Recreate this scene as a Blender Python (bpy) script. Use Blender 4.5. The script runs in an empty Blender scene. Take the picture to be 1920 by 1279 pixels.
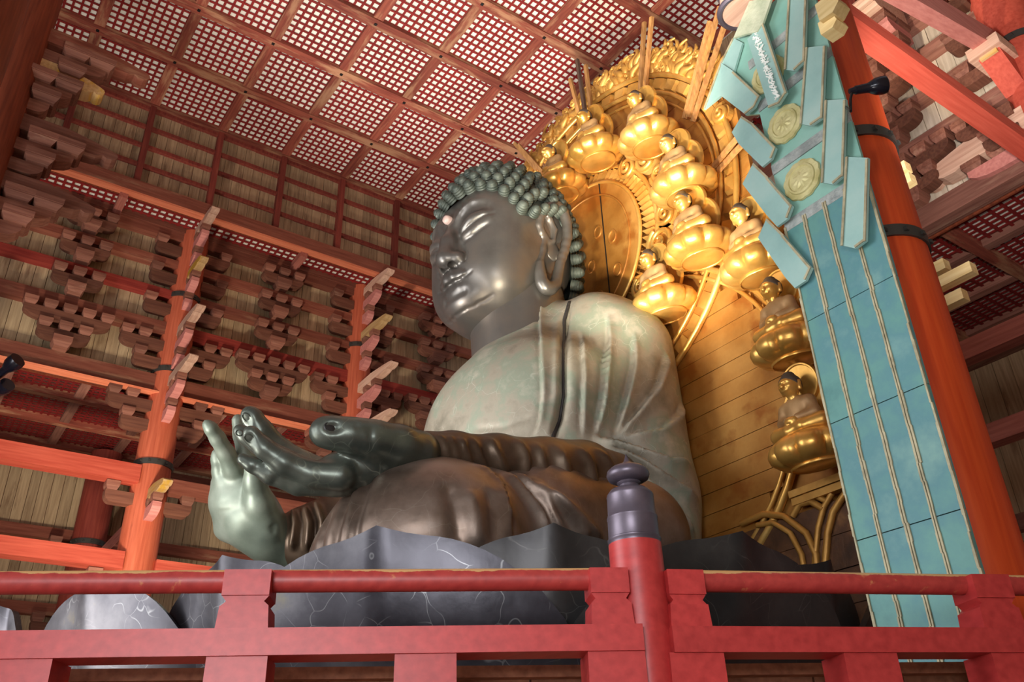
import bpy, bmesh, math, random
import numpy as np
from mathutils import Vector, Matrix
from mathutils.bvhtree import BVHTree

SC = bpy.context.scene
COL = SC.collection
random.seed(7)

# ------------------------------------------------------------------ camera
F_PX = 1652.70
RM = np.array([[0.5695780648, 0.8214555952, -0.0281342006],
               [-0.4189030836, 0.2606672173, -0.8698119385],
               [-0.7071782198, 0.5072113041, 0.4925806111]])
CAM = np.array([0.0, 0.0, 1.6])
cam_data = bpy.data.cameras.new('camera')
cam_data.sensor_fit = 'HORIZONTAL'
cam_data.sensor_width = 36.0
cam_data.lens = 36.0 * F_PX / 1920.0
cam_data.clip_end = 300
cam = bpy.data.objects.new('camera', cam_data)
COL.objects.link(cam)
_m = Matrix(((RM[0][0], -RM[1][0], -RM[2][0], CAM[0]),
             (RM[0][1], -RM[1][1], -RM[2][1], CAM[1]),
             (RM[0][2], -RM[1][2], -RM[2][2], CAM[2]),
             (0, 0, 0, 1)))
cam.matrix_world = _m
SC.camera = cam

# ------------------------------------------------------------------ light
SC.view_settings.view_transform = 'Standard'
SC.view_settings.look = 'None'
SC.view_settings.gamma = 1.0
SC.view_settings.use_curve_mapping = False
SC.view_settings.exposure = 0.0
SC.cycles.use_denoising = True
SC.cycles.max_bounces = 6
SC.cycles.diffuse_bounces = 4
SC.cycles.sample_clamp_indirect = 6.0

world = bpy.data.worlds.new('daylight')
SC.world = world
world.use_nodes = True
_bg = world.node_tree.nodes['Background']
_bg.inputs[0].default_value = (0.97, 0.96, 1.0, 1)
_bg.inputs[1].default_value = 0.40


def area_light(name, loc, target, size, power, color, size_y=None, spread=180):
    d = bpy.data.lights.new(name, 'AREA')
    d.energy = power
    d.color = color
    d.size = size
    d.spread = math.radians(spread)
    if size_y:
        d.shape = 'RECTANGLE'
        d.size_y = size_y
    o = bpy.data.objects.new(name, d)
    COL.objects.link(o)
    o.location = loc
    o.rotation_euler = (Vector(target) - Vector(loc)).to_track_quat('-Z', 'Y').to_euler()
    return o


def spot_light(name, loc, target, power, color, angle=60, blend=0.6, radius=0.2):
    d = bpy.data.lights.new(name, 'SPOT')
    d.energy = power
    d.color = color
    d.spot_size = math.radians(angle)
    d.spot_blend = blend
    d.shadow_soft_size = radius
    o = bpy.data.objects.new(name, d)
    COL.objects.link(o)
    o.location = loc
    o.rotation_euler = (Vector(target) - Vector(loc)).to_track_quat('-Z', 'Y').to_euler()
    return o


# daylight through the great south doors and windows (front of the hall)
area_light('door_daylight', (-17, -13, 6.5), (-14, 8, 9), 15, 4800, (0.95, 0.97, 1.0), 12)
area_light('railing_fill', (6, -9, 4), (-7, 4.5, 3.4), 6, 240, (0.95, 0.97, 1.0), 4, 55)  # unseen area light added to brighten the railing
# unseen spot lights; the mandorla pair stands for the hall's own spotlights
spot_light('mandorla_spot', (-8.5, 2.6, 4.2), (-9.7, 12.4, 15.0), 15000, (1.0, 0.90, 0.70), 38, 0.8, 0.25)
spot_light('mandorla_spot_high', (-6.2, 4.6, 3.2), (-12.0, 12.4, 17.6), 13000, (1.0, 0.92, 0.72), 38, 0.8, 0.25)
spot_light('ceiling_spot', (-20.0, 9.0, 8.0), (-15, 11, 24.6), 9000, (1.0, 0.94, 0.86), 74, 0.9, 0.5)  # added to brighten the white ceiling boards
spot_light('ceiling_spot_east', (-5.0, 3.0, 8.5), (-11, 8, 24.6), 9000, (1.0, 0.94, 0.86), 95, 0.9, 0.5)  # second added spot for the ceiling
spot_light('west_wall_fill', (-18.5, 3.0, 1.5), (-27, 8, 17.5), 25000, (1.0, 0.89, 0.72), 85, 0.9, 1.0)  # added from below in place of light bouncing off the floor
spot_light('banner_spot', (-1.5, 1.0, 2.2), (-5.4, 9.0, 10.5), 1300, (1.0, 0.99, 0.97), 50, 0.9, 0.4)
spot_light('north_wall_spot', (-3.0, 9.5, 9.0), (-7, 18.5, 17.5), 3500, (1.0, 0.95, 0.9), 60, 0.9, 0.3)
spot_light('statue_spot', (-15.0, -3.5, 3.2), (-13.0, 9.5, 10.6), 8500, (1.0, 0.96, 0.9), 42, 0.9, 1.6)  # added to brighten the statue beside the weaker door light


# ------------------------------------------------------------------ helpers: projection
def ray(px, py):
    return RM.T @ np.array([(px - 960.0) / F_PX, (py - 639.5) / F_PX, 1.0])


def at(px, py, d):
    """world point seen at photo pixel (px, py) at depth d"""
    return CAM + d * ray(px, py)


def on(px, py, ax, val):
    """world point on the plane  ax = val  seen at photo pixel"""
    r = ray(px, py)
    k = 'xyz'.index(ax)
    return CAM + (val - CAM[k]) / r[k] * r


# ------------------------------------------------------------------ helpers: objects
def link(o, parent=None):
    COL.objects.link(o)
    if parent is not None:
        o.parent = parent
    return o


def empty(name, loc=(0, 0, 0), rz=0.0):
    o = bpy.data.objects.new(name, None)
    o.empty_display_size = 0.2
    o.location = loc
    o.rotation_euler = (0, 0, rz)
    COL.objects.link(o)
    return o


def tag(o, label=None, cat=None, group=None, kind=None):
    if label:
        o['label'] = label
    if cat:
        o['category'] = cat
    if group:
        o['group'] = group
    if kind:
        o['kind'] = kind
    return o


def local(o):
    """matrix turning world points into the frame of an (unparented) empty"""
    return (Matrix.Translation(o.location) @ o.rotation_euler.to_matrix().to_4x4()).inverted()


def mesh_obj(name, verts, faces, mat, parent=None, smooth=False, world_coords=True):
    me = bpy.data.meshes.new(name)
    if parent is not None and world_coords:
        p = parent
        M = Matrix.Identity(4)
        chain = []
        while p is not None:
            chain.append(p)
            p = p.parent
        for q in reversed(chain):
            M = M @ q.matrix_basis
        Mi = np.array(M.inverted())
        v = np.asarray(verts, float)
        verts = (v @ Mi[:3, :3].T + Mi[:3, 3]).tolist()
    me.from_pydata([tuple(v) for v in verts], [], [tuple(f) for f in faces])
    if mat:
        me.materials.append(mat)
    if smooth:
        me.polygons.foreach_set('use_smooth', [True] * len(me.polygons))
    me.update()
    o = bpy.data.objects.new(name, me)
    link(o, parent)
    return o


class MB:
    """collects shapes; build() links them as ONE mesh object"""

    def __init__(s):
        s.v = []
        s.f = []

    def add(s, v, f):
        n = len(s.v)
        s.v += [tuple(map(float, p)) for p in v]
        s.f += [tuple(i + n for i in q) for q in f]
        return s

    def box(s, lo, hi):
        (a, b, c), (d, e, g) = lo, hi
        v = [(a, b, c), (d, b, c), (d, e, c), (a, e, c), (a, b, g), (d, b, g), (d, e, g), (a, e, g)]
        return s.add(v, BOXF)

    def obox(s, c, ax, ay, az):
        """box from centre and three half-axis vectors"""
        c, ax, ay, az = map(np.asarray, (c, ax, ay, az))
        v = [c - ax - ay - az, c + ax - ay - az, c + ax + ay - az, c - ax + ay - az,
             c - ax - ay + az, c + ax - ay + az, c + ax + ay + az, c - ax + ay + az]
        return s.add(v, BOXF)

    def bar(s, a, b, w, h, up=(0, 0, 1)):
        """square bar from a to b, width w, height h"""
        a, b = np.asarray(a, float), np.asarray(b, float)
        d = b - a
        L = np.linalg.norm(d)
        d = d / L
        side = np.cross(d, np.asarray(up, float))
        if np.linalg.norm(side) < 1e-6:
            side = np.cross(d, (1, 0, 0))
        side /= np.linalg.norm(side)
        u = np.cross(side, d)
        return s.obox((a + b) / 2, d * L / 2, side * w / 2, u * h / 2)

    def prism(s, pts, off):
        """extrude polygon pts (3D list) by vector off"""
        n = len(pts)
        off = np.asarray(off, float)
        v = [np.asarray(p, float) for p in pts] + [np.asarray(p, float) + off for p in pts]
        f = [tuple(range(n))[::-1], tuple(range(n, 2 * n))]
        f += [(i, (i + 1) % n, n + (i + 1) % n, n + i) for i in range(n)]
        return s.add(v, f)

    def lathe(s, prof, c=(0, 0, 0), seg=24, cap=True):
        v = []
        f = []
        n = len(prof)
        for r, z in prof:
            for k in range(seg):
                a = 2 * math.pi * k / seg
                v.append((c[0] + r * math.cos(a), c[1] + r * math.sin(a), c[2] + z))
        for i in range(n - 1):
            for k in range(seg):
                k2 = (k + 1) % seg
                f.append((i * seg + k, i * seg + k2, (i + 1) * seg + k2, (i + 1) * seg + k))
        if cap:
            f.append(tuple(range(seg))[::-1])
            f.append(tuple((n - 1) * seg + k for k in range(seg)))
        return s.add(v, f)

    def tube(s, pts, rad, seg=8, cap=True):
        pts = [np.asarray(p, float) for p in pts]
        n = len(pts)
        if not hasattr(rad, '__len__'):
            rad = [rad] * n
        v = []
        f = []
        t0 = pts[1] - pts[0]
        ref = np.cross(t0, (0.31, 0.22, 0.93))
        if np.linalg.norm(ref) < 1e-6:
            ref = np.cross(t0, (1, 0, 0))
        ref /= np.linalg.norm(ref)
        for i in range(n):
            t = pts[min(i + 1, n - 1)] - pts[max(i - 1, 0)]
            t = t / (np.linalg.norm(t) + 1e-12)
            ref = ref - t * (ref @ t)
            ref /= np.linalg.norm(ref) + 1e-12
            bi = np.cross(t, ref)
            for k in range(seg):
                a = 2 * math.pi * k / seg
                v.append(pts[i] + rad[i] * (math.cos(a) * ref + math.sin(a) * bi))
        for i in range(n - 1):
            for k in range(seg):
                k2 = (k + 1) % seg
                f.append((i * seg + k, i * seg + k2, (i + 1) * seg + k2, (i + 1) * seg + k))
        if cap:
            f.append(tuple(range(seg))[::-1])
            f.append(tuple((n - 1) * seg + k for k in range(seg)))
        return s.add(v, f)

    def build(s, name, mat, parent=None, smooth=False, world_coords=True):
        return mesh_obj(name, s.v, s.f, mat, parent, smooth, world_coords)


BOXF = [(0, 3, 2, 1), (4, 5, 6, 7), (0, 1, 5, 4), (1, 2, 6, 5), (2, 3, 7, 6), (3, 0, 4, 7)]
_UNIT = {}


def unit_box(mat):
    """shared 1 m cube mesh per material"""
    if mat.name not in _UNIT:
        me = bpy.data.meshes.new('board_' + mat.name)
        v = [(x, y, z) for z in (-.5, .5) for (x, y) in ((-.5, -.5), (.5, -.5), (.5, .5), (-.5, .5))]
        me.from_pydata(v, [], BOXF)
        me.materials.append(mat)
        me.update()
        _UNIT[mat.name] = me
    return _UNIT[mat.name]


def board(name, c, size, mat, parent=None, rot=None):
    """a single board as its own object, sharing the unit cube (world coordinates; parents must be unrotated)"""
    o = bpy.data.objects.new(name, unit_box(mat))
    c = Vector(c)
    p = parent
    while p is not None:
        c = c - p.location
        p = p.parent
    o.location = c
    o.scale = size
    if rot:
        o.rotation_euler = rot
    link(o, parent)
    return o


def set_smooth(o, angle=40):
    me = o.data
    me.polygons.foreach_set('use_smooth', [True] * len(me.polygons))
    try:
        me.set_sharp_from_angle(angle=math.radians(angle))
    except Exception:
        pass


def copy_tree(src, parent=None):
    c = src.copy()
    COL.objects.link(c)
    if parent is not None:
        c.parent = parent
    for ch in list(src.children):
        copy_tree(ch, c)
    return c
# ------------------------------------------------------------------ materials
def new_mat(name):
    m = bpy.data.materials.new(name)
    m.use_nodes = True
    nt = m.node_tree
    b = nt.nodes['Principled BSDF']
    return m, nt, b


def N(nt, t, **kw):
    n = nt.nodes.new(t)
    for k, v in kw.items():
        if k.startswith('i_'):
            n.inputs[int(k[2:])].default_value = v
        else:
            setattr(n, k, v)
    return n


def rgb(h):
    """sRGB 0-255 triple to linear"""
    return tuple(((c / 255) / 12.92 if c / 255 <= 0.04045 else (((c / 255) + 0.055) / 1.055) ** 2.4) for c in h) + (1,)


def ramp(nt, stops):
    r = nt.nodes.new('ShaderNodeValToRGB')
    e = r.color_ramp.elements
    while len(e) > 1:
        e.remove(e[-1])
    e[0].position, e[0].color = stops[0]
    for p, c in stops[1:]:
        q = e.new(p)
        q.color = c
    return r


def wood(name, c1, c2, wear=None, axis='z', rough=0.7, wear_amt=0.55, vary=0.25, grain=1.0, bump=0.15, spec=0.3, wscale=1.0, top_wear=None):
    m, nt, b = new_mat(name)
    L = nt.links.new
    geo = N(nt, 'ShaderNodeNewGeometry')
    inf = N(nt, 'ShaderNodeObjectInfo')
    off = N(nt, 'ShaderNodeVectorMath', operation='SCALE')
    comb = N(nt, 'ShaderNodeCombineXYZ')
    for k in range(3):
        L(inf.outputs['Random'], comb.inputs[k])
    L(comb.outputs[0], off.inputs[0])
    off.inputs['Scale'].default_value = 40
    add = N(nt, 'ShaderNodeVectorMath', operation='ADD')
    L(geo.outputs['Position'], add.inputs[0])
    L(off.outputs[0], add.inputs[1])
    mp = N(nt, 'ShaderNodeMapping')
    s = [9 * grain] * 3
    s['xyz'.index(axis)] = 0.55 * grain
    mp.inputs['Scale'].default_value = s
    L(add.outputs[0], mp.inputs[0])
    n1 = N(nt, 'ShaderNodeTexNoise')
    n1.inputs['Scale'].default_value = 1.6
    n1.inputs['Detail'].default_value = 6
    L(mp.outputs[0], n1.inputs[0])
    r1 = ramp(nt, [(0.3, rgb(c1)), (0.7, rgb(c2))])
    L(n1.outputs[0], r1.inputs[0])
    col = r1.outputs[0]
    if wear:
        n2 = N(nt, 'ShaderNodeTexNoise')
        n2.inputs['Scale'].default_value = 0.9 * wscale
        n2.inputs['Detail'].default_value = 8
        n2.inputs['Roughness'].default_value = 0.65
        mp2 = N(nt, 'ShaderNodeMapping')
        s2 = [3.0] * 3
        s2['xyz'.index(axis)] = 0.5
        mp2.inputs['Scale'].default_value = s2
        L(add.outputs[0], mp2.inputs[0])
        L(mp2.outputs[0], n2.inputs[0])
        r2 = ramp(nt, [(wear_amt, (0, 0, 0, 1)), (min(wear_amt + 0.12, 1), (1, 1, 1, 1))])
        L(n2.outputs[0], r2.inputs[0])
        mx = N(nt, 'ShaderNodeMix', data_type='RGBA')
        L(r2.outputs[0], mx.inputs[0])
        L(col, mx.inputs[6])
        mx.inputs[7].default_value = rgb(wear)
        col = mx.outputs[2]
    if top_wear:
        sp = N(nt, 'ShaderNodeSeparateXYZ')
        L(geo.outputs['Normal'], sp.inputs[0])
        n3 = N(nt, 'ShaderNodeTexNoise')
        n3.inputs['Scale'].default_value = 1.1
        n3.inputs['Detail'].default_value = 8
        n3.inputs['Roughness'].default_value = 0.7
        L(add.outputs[0], n3.inputs[0])
        ma = N(nt, 'ShaderNodeMath', operation='MULTIPLY_ADD')
        L(n3.outputs[0], ma.inputs[0])
        ma.inputs[1].default_value = 1.6
        L(sp.outputs[2], ma.inputs[2])
        r3 = ramp(nt, [(1.44 / 2.6, (0, 0, 0, 1)), (1.52 / 2.6, (1, 1, 1, 1))])
        dv = N(nt, 'ShaderNodeMath', operation='DIVIDE')
        L(ma.outputs[0], dv.inputs[0])
        dv.inputs[1].default_value = 2.6
        L(dv.outputs[0], r3.inputs[0])
        mx = N(nt, 'ShaderNodeMix', data_type='RGBA')
        L(r3.outputs[0], mx.inputs[0])
        L(col, mx.inputs[6])
        mx.inputs[7].default_value = rgb(top_wear)
        col = mx.outputs[2]
    hsv = N(nt, 'ShaderNodeHueSaturation')
    mr = N(nt, 'ShaderNodeMapRange')
    mr.inputs[3].default_value = 1 - vary
    mr.inputs[4].default_value = 1 + vary
    L(inf.outputs['Random'], mr.inputs[0])
    L(mr.outputs[0], hsv.inputs['Value'])
    L(col, hsv.inputs['Color'])
    L(hsv.outputs[0], b.inputs['Base Color'])
    b.inputs['Roughness'].default_value = rough
    b.inputs['Specular IOR Level'].default_value = spec
    bp = N(nt, 'ShaderNodeBump')
    bp.inputs['Strength'].default_value = bump
    bp.inputs['Distance'].default_value = 0.02
    L(n1.outputs[0], bp.inputs['Height'])
    L(bp.outputs[0], b.inputs['Normal'])
    return m


def metal(name, cols, rough=(0.3, 0.5), metallic=1.0, scale=1.0, bump=0.1, bscale=6.0, patch=None, spec=0.5, cracks=None, dust=None):
    """noise-mixed cast metal; cols = [(pos, rgb)...]; cracks = colour of fine pale seams"""
    m, nt, b = new_mat(name)
    L = nt.links.new
    geo = N(nt, 'ShaderNodeNewGeometry')
    n1 = N(nt, 'ShaderNodeTexNoise')
    n1.inputs['Scale'].default_value = 0.8 * scale
    n1.inputs['Detail'].default_value = 9
    n1.inputs['Roughness'].default_value = 0.62
    L(geo.outputs['Position'], n1.inputs[0])
    r1 = ramp(nt, [(p, rgb(c)) for p, c in cols])
    L(n1.outputs[0], r1.inputs[0])
    col = r1.outputs[0]
    if patch:
        n3 = N(nt, 'ShaderNodeTexNoise')
        n3.inputs['Scale'].default_value = 1.7 * scale
        n3.inputs['Detail'].default_value = 5
        L(geo.outputs['Position'], n3.inputs[0])
        r3 = ramp(nt, [(0.56, (0, 0, 0, 1)), (0.66, (1, 1, 1, 1))])
        L(n3.outputs[0], r3.inputs[0])
        mx = N(nt, 'ShaderNodeMix', data_type='RGBA')
        L(r3.outputs[0], mx.inputs[0])
        L(col, mx.inputs[6])
        mx.inputs[7].default_value = rgb(patch)
        col = mx.outputs[2]
    if cracks:
        wn = N(nt, 'ShaderNodeTexNoise')
        wn.inputs['Scale'].default_value = 1.3
        L(geo.outputs['Position'], wn.inputs[0])
        wa = N(nt, 'ShaderNodeVectorMath', operation='ADD')
        L(geo.outputs['Position'], wa.inputs[0])
        L(wn.outputs[1], wa.inputs[1])
        vo = N(nt, 'ShaderNodeTexVoronoi', feature='DISTANCE_TO_EDGE')
        vo.inputs['Scale'].default_value = 2.1
        L(wa.outputs[0], vo.inputs[0])
        r4 = ramp(nt, [(0.0, (0.45, 0.45, 0.45, 1)), (0.016, (0, 0, 0, 1))])
        L(vo.outputs[0], r4.inputs[0])
        n5 = N(nt, 'ShaderNodeTexNoise')
        n5.inputs['Scale'].default_value = 2.2
        L(geo.outputs['Position'], n5.inputs[0])
        r5 = ramp(nt, [(0.45, (0, 0, 0, 1)), (0.6, (1, 1, 1, 1))])
        L(n5.outputs[0], r5.inputs[0])
        mu = N(nt, 'ShaderNodeMath', operation='MULTIPLY')
        L(r4.outputs[0], mu.inputs[0])
        L(r5.outputs[0], mu.inputs[1])
        mx = N(nt, 'ShaderNodeMix', data_type='RGBA')
        L(mu.outputs[0], mx.inputs[0])
        L(col, mx.inputs[6])
        mx.inputs[7].default_value = rgb(cracks)
        col = mx.outputs[2]
    if dust:
        sp = N(nt, 'ShaderNodeSeparateXYZ')
        L(geo.outputs['Normal'], sp.inputs[0])
        ad = N(nt, 'ShaderNodeMath', operation='MULTIPLY_ADD')
        L(n1.outputs[0], ad.inputs[0])
        ad.inputs[1].default_value = 0.5
        L(sp.outputs[2], ad.inputs[2])
        r6 = ramp(nt, [(0.80, (0, 0, 0, 1)), (1.0, (0.8, 0.8, 0.8, 1))])
        L(ad.outputs[0], r6.inputs[0])
        mx = N(nt, 'ShaderNodeMix', data_type='RGBA')
        L(r6.outputs[0], mx.inputs[0])
        L(col, mx.inputs[6])
        mx.inputs[7].default_value = rgb(dust)
        col = mx.outputs[2]
    L(col, b.inputs['Base Color'])
    b.inputs['Metallic'].default_value = metallic
    b.inputs['Specular IOR Level'].default_value = spec
    n2 = N(nt, 'ShaderNodeTexNoise')
    n2.inputs['Scale'].default_value = bscale
    n2.inputs['Detail'].default_value = 6
    L(geo.outputs['Position'], n2.inputs[0])
    mr = N(nt, 'ShaderNodeMapRange')
    mr.inputs[1].default_value = 0.3
    mr.inputs[2].default_value = 0.7
    mr.inputs[3].default_value = rough[0]
    mr.inputs[4].default_value = rough[1]
    L(n1.outputs[0], mr.inputs[0])
    L(mr.outputs[0], b.inputs['Roughness'])
    if bump:
        bp = N(nt, 'ShaderNodeBump')
        bp.inputs['Strength'].default_value = bump
        bp.inputs['Distance'].default_value = 0.03
        L(n2.outputs[0], bp.inputs['Height'])
        L(bp.outputs[0], b.inputs['Normal'])
    return m


def plain(name, c, rough=0.6, metallic=0.0, spec=0.4):
    return metal(name, [(0.3, tuple(x * 0.93 for x in c)), (0.7, c)], (rough, rough), metallic, 1.0, 0.04, 8, spec=spec)


M = {}
M['ceil_beam_x'] = wood('ceil_beam_x', (112, 50, 40), (150, 78, 60), (170, 122, 92), 'x', wear_amt=0.5)
M['ceil_beam_y'] = wood('ceil_beam_y', (112, 50, 40), (150, 78, 60), (170, 122, 92), 'y', wear_amt=0.48)
M['lattice'] = wood('lattice_red', (112, 24, 24), (138, 36, 32), None, 'y', vary=0.12)
M['white_board'] = plain('white_board', (236, 230, 216), 0.9)
M['cove_rib'] = wood('cove_rib', (104, 40, 34), (134, 62, 50), (150, 90, 70), 'z', wear_amt=0.62)
M['plank'] = wood('plank_grey_brown', (164, 138, 106), (198, 172, 136), (140, 112, 84), 'z', vary=0.16, wear_amt=0.55)
M['plank_cove'] = wood('plank_cove', (138, 110, 84), (176, 148, 116), (116, 90, 68), 'z', vary=0.2, wear_amt=0.55)
M['plank_pale'] = wood('plank_pale', (196, 178, 156), (224, 208, 188), (170, 146, 124), 'z', vary=0.12, wear_amt=0.62)
M['wall_beam_y'] = wood('wall_beam_y', (112, 58, 44), (140, 82, 64), (150, 108, 84), 'y', wear_amt=0.56)
M['wall_beam_red_y'] = wood('wall_beam_red_y', (136, 44, 38), (166, 66, 54), (150, 100, 80), 'y', wear_amt=0.66)
M['wall_beam_x'] = wood('wall_beam_x', (126, 80, 68), (158, 108, 92), (168, 126, 106), 'x', wear_amt=0.56)
M['edge_board'] = wood('edge_board', (206, 110, 78), (226, 136, 100), None, 'y')
M['bracket'] = wood('bracket_wood', (118, 72, 58), (150, 100, 82), (168, 128, 106), 'y', wear_amt=0.6)
M['bracket_arm'] = wood('bracket_arm_wood', (94, 56, 44), (124, 80, 62), (140, 100, 78), 'y', wear_amt=0.62)
M['nose_pale'] = wood('nose_pale', (190, 146, 124), (220, 182, 158), (170, 106, 88), 'x', wear_amt=0.62)
M['nose_yellow'] = wood('nose_yellow', (186, 146, 96), (212, 176, 124), (206, 158, 40), 'x', wear_amt=0.5)
M['pillar'] = wood('pillar_orange', (172, 80, 54), (200, 104, 74), (146, 68, 48), 'z', wear_amt=0.62, vary=0.05, rough=0.6)
M['pillar_right'] = wood('pillar_vermilion', (196, 66, 26), (214, 84, 36), (150, 46, 24), 'z', wear_amt=0.66, vary=0.03, rough=0.5)
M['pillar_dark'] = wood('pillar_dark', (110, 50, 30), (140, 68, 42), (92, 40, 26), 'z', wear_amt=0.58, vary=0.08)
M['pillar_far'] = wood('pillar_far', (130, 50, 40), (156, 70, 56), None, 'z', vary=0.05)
M['tie_red_y'] = wood('tie_red_y', (174, 66, 48), (200, 92, 70), (166, 84, 66), 'y', wear_amt=0.66, vary=0.06)
M['tie_red_x'] = wood('tie_red_x', (150, 84, 72), (184, 112, 98), None, 'x', vary=0.06)
M['big_beam'] = wood('big_beam', (186, 74, 56), (206, 92, 72), (150, 58, 42), 'y', wear_amt=0.68, vary=0.04)
M['pink_beam'] = wood('pink_beam', (190, 116, 108), (212, 140, 130), (168, 84, 76), 'y', wear_amt=0.66, vary=0.04)
M['iron'] = plain('iron_band', (84, 82, 78), 0.5, 0.6)
M['dark_iron'] = plain('dark_iron', (38, 36, 36), 0.5, 0.5)
M['rail_red'] = wood('rail_red', (162, 44, 44), (186, 58, 56), (154, 44, 42), 'x', vary=0.05, rough=0.42, spec=0.5, bump=0.04, wear_amt=0.7)
M['rail_top'] = wood('rail_top', (152, 46, 44), (178, 62, 56), (206, 140, 88), 'x', vary=0.05, rough=0.45, spec=0.5, bump=0.05, wear_amt=0.62, wscale=2.0, top_wear=(204, 158, 104))
M['finial'] = metal('finial_bronze', [(0.35, (82, 74, 84)), (0.7, (116, 106, 118))], (0.34, 0.46), 0.55, 2, 0.04)
M['bronze_face'] = metal('bronze_face', [(0.35, (96, 92, 88)), (0.5, (112, 108, 103)), (0.68, (126, 116, 106))], (0.32, 0.44), 0.65, 0.7, 0.03, 5)
M['bronze_curl'] = metal('bronze_curl', [(0.35, (54, 62, 57)), (0.65, (84, 90, 82))], (0.5, 0.65), 0.35, 2, 0.1, 9)
M['bronze_torso'] = metal('bronze_torso', [(0.3, (112, 108, 94)), (0.48, (152, 144, 128)), (0.56, (136, 144, 126)), (0.7, (180, 170, 154))], (0.5, 0.7), 0.2, 1.2, 0.2, 4, cracks=(196, 194, 180))
M['bronze_sleeve'] = metal('bronze_sleeve', [(0.3, (74, 60, 48)), (0.5, (104, 86, 70)), (0.7, (120, 108, 92))], (0.36, 0.55), 0.55, 0.9, 0.12, 4)
M['bronze_knee'] = metal('bronze_knee', [(0.32, (84, 70, 60)), (0.5, (122, 104, 92)), (0.68, (146, 132, 122))], (0.3, 0.55), 0.6, 0.9, 0.15, 5, cracks=(150, 140, 126), dust=(152, 134, 122))
M['bronze_hand'] = metal('bronze_hand', [(0.3, (70, 76, 70)), (0.5, (94, 100, 92)), (0.7, (122, 128, 116))], (0.28, 0.44), 0.6, 0.9, 0.06, 4, cracks=(160, 168, 150))
M['bronze_hand_far'] = metal('bronze_hand_far', [(0.3, (90, 100, 90)), (0.5, (116, 126, 112)), (0.7, (146, 152, 138))], (0.4, 0.55), 0.3, 0.9, 0.06, 4)
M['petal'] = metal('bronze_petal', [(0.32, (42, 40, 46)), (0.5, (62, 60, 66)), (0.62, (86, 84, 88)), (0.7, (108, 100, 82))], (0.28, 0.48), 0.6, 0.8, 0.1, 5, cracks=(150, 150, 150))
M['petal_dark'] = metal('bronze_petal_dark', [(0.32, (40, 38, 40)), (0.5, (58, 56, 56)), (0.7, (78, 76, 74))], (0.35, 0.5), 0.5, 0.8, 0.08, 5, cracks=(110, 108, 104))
M['urna'] = plain('urna_stone', (206, 178, 168), 0.4)
M['gold'] = metal('gold_leaf', [(0.3, (196, 142, 62)), (0.55, (224, 174, 92)), (0.72, (238, 198, 120))], (0.28, 0.42), 0.7, 1.2, 0.08, 7)
M['gold_board'] = metal('gold_board', [(0.28, (122, 74, 28)), (0.45, (166, 112, 48)), (0.7, (194, 144, 74))], (0.42, 0.6), 0.5, 0.8, 0.08, 6, patch=(152, 92, 32))
M['old_board'] = metal('old_board', [(0.3, (64, 40, 24)), (0.55, (96, 62, 38)), (0.72, (140, 98, 58))], (0.5, 0.65), 0.25, 2.5, 0.3, 12)
M['gold_old'] = metal('gold_old', [(0.3, (150, 104, 44)), (0.55, (196, 146, 72)), (0.72, (220, 176, 104))], (0.4, 0.55), 0.5, 1.5, 0.12, 8)
M['statuette_robe'] = metal('statuette_robe', [(0.3, (140, 104, 66)), (0.6, (176, 138, 92))], (0.45, 0.6), 0.4, 2, 0.1, 8)
M['statuette_hair'] = plain('statuette_hair', (84, 72, 62), 0.6, 0.2)
M['rod'] = wood('rod_wood', (128, 86, 48), (168, 122, 74), (184, 132, 68), 'z', wear_amt=0.6)
M['rod_dark'] = wood('rod_dark', (54, 40, 36), (84, 62, 50), None, 'z')
M['timber_pale_lit'] = wood('timber_pale_lit', (222, 190, 128), (244, 218, 160), None, 'x')  # pale yellow wood; bright light on the mandorla timbers put into this colour
M['teal'] = metal('banner_teal', [(0.3, (74, 122, 122)), (0.45, (98, 148, 142)), (0.55, (88, 136, 142)), (0.72, (126, 166, 160))], (0.45, 0.6), 0.15, 1.1, 0.06, 4)  # darker for the lower plates: light falloff down the banner put into colour
M['teal_pale'] = metal('banner_teal_pale', [(0.3, (132, 170, 166)), (0.5, (152, 188, 182)), (0.72, (172, 198, 190))], (0.45, 0.6), 0.15, 1.1, 0.06, 4)
M['teal_green'] = metal('banner_teal_green', [(0.3, (118, 168, 156)), (0.55, (138, 184, 170)), (0.72, (156, 194, 182))], (0.45, 0.6), 0.15, 1.1, 0.06, 4)
M['banner_trim'] = metal('banner_trim', [(0.35, (150, 140, 112)), (0.6, (188, 178, 146))], (0.5, 0.6), 0.2, 5, 0.3, 16)
M['banner_strip'] = metal('banner_strip', [(0.4, (136, 144, 142)), (0.6, (176, 180, 176))], (0.5, 0.6), 0.2, 6, 0.5, 18)
M['medallion'] = metal('medallion', [(0.35, (176, 166, 108)), (0.6, (210, 202, 150))], (0.45, 0.55), 0.3, 4, 0.4, 14)
M['banner_head'] = metal('banner_head', [(0.35, (168, 178, 150)), (0.6, (200, 204, 178))], (0.5, 0.6), 0.15, 4, 0.5, 12)
M['lamp_black'] = plain('lamp_black', (22, 22, 34), 0.2, 0.3, 0.6)
M['altar_wood'] = wood('altar_wood', (120, 74, 52), (152, 100, 72), None, 'x', vary=0.1)
M['floor'] = wood('floor_stone', (140, 130, 118), (168, 156, 142), None, 'x')
M['stone'] = plain('stone_base', (150, 140, 128), 0.8)
# ================================================================== THE HALL
ZC = 24.6                    # underside of the main coffered ceiling
X0, SX = -25.95, 2.55        # coffer grid
Y0, SY = 3.26, 2.434
XW = -27.0                   # face of the west wall beams
YN = 18.55                   # face of the north wall beams
ZA = 14.6                    # side aisle ceiling

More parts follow.
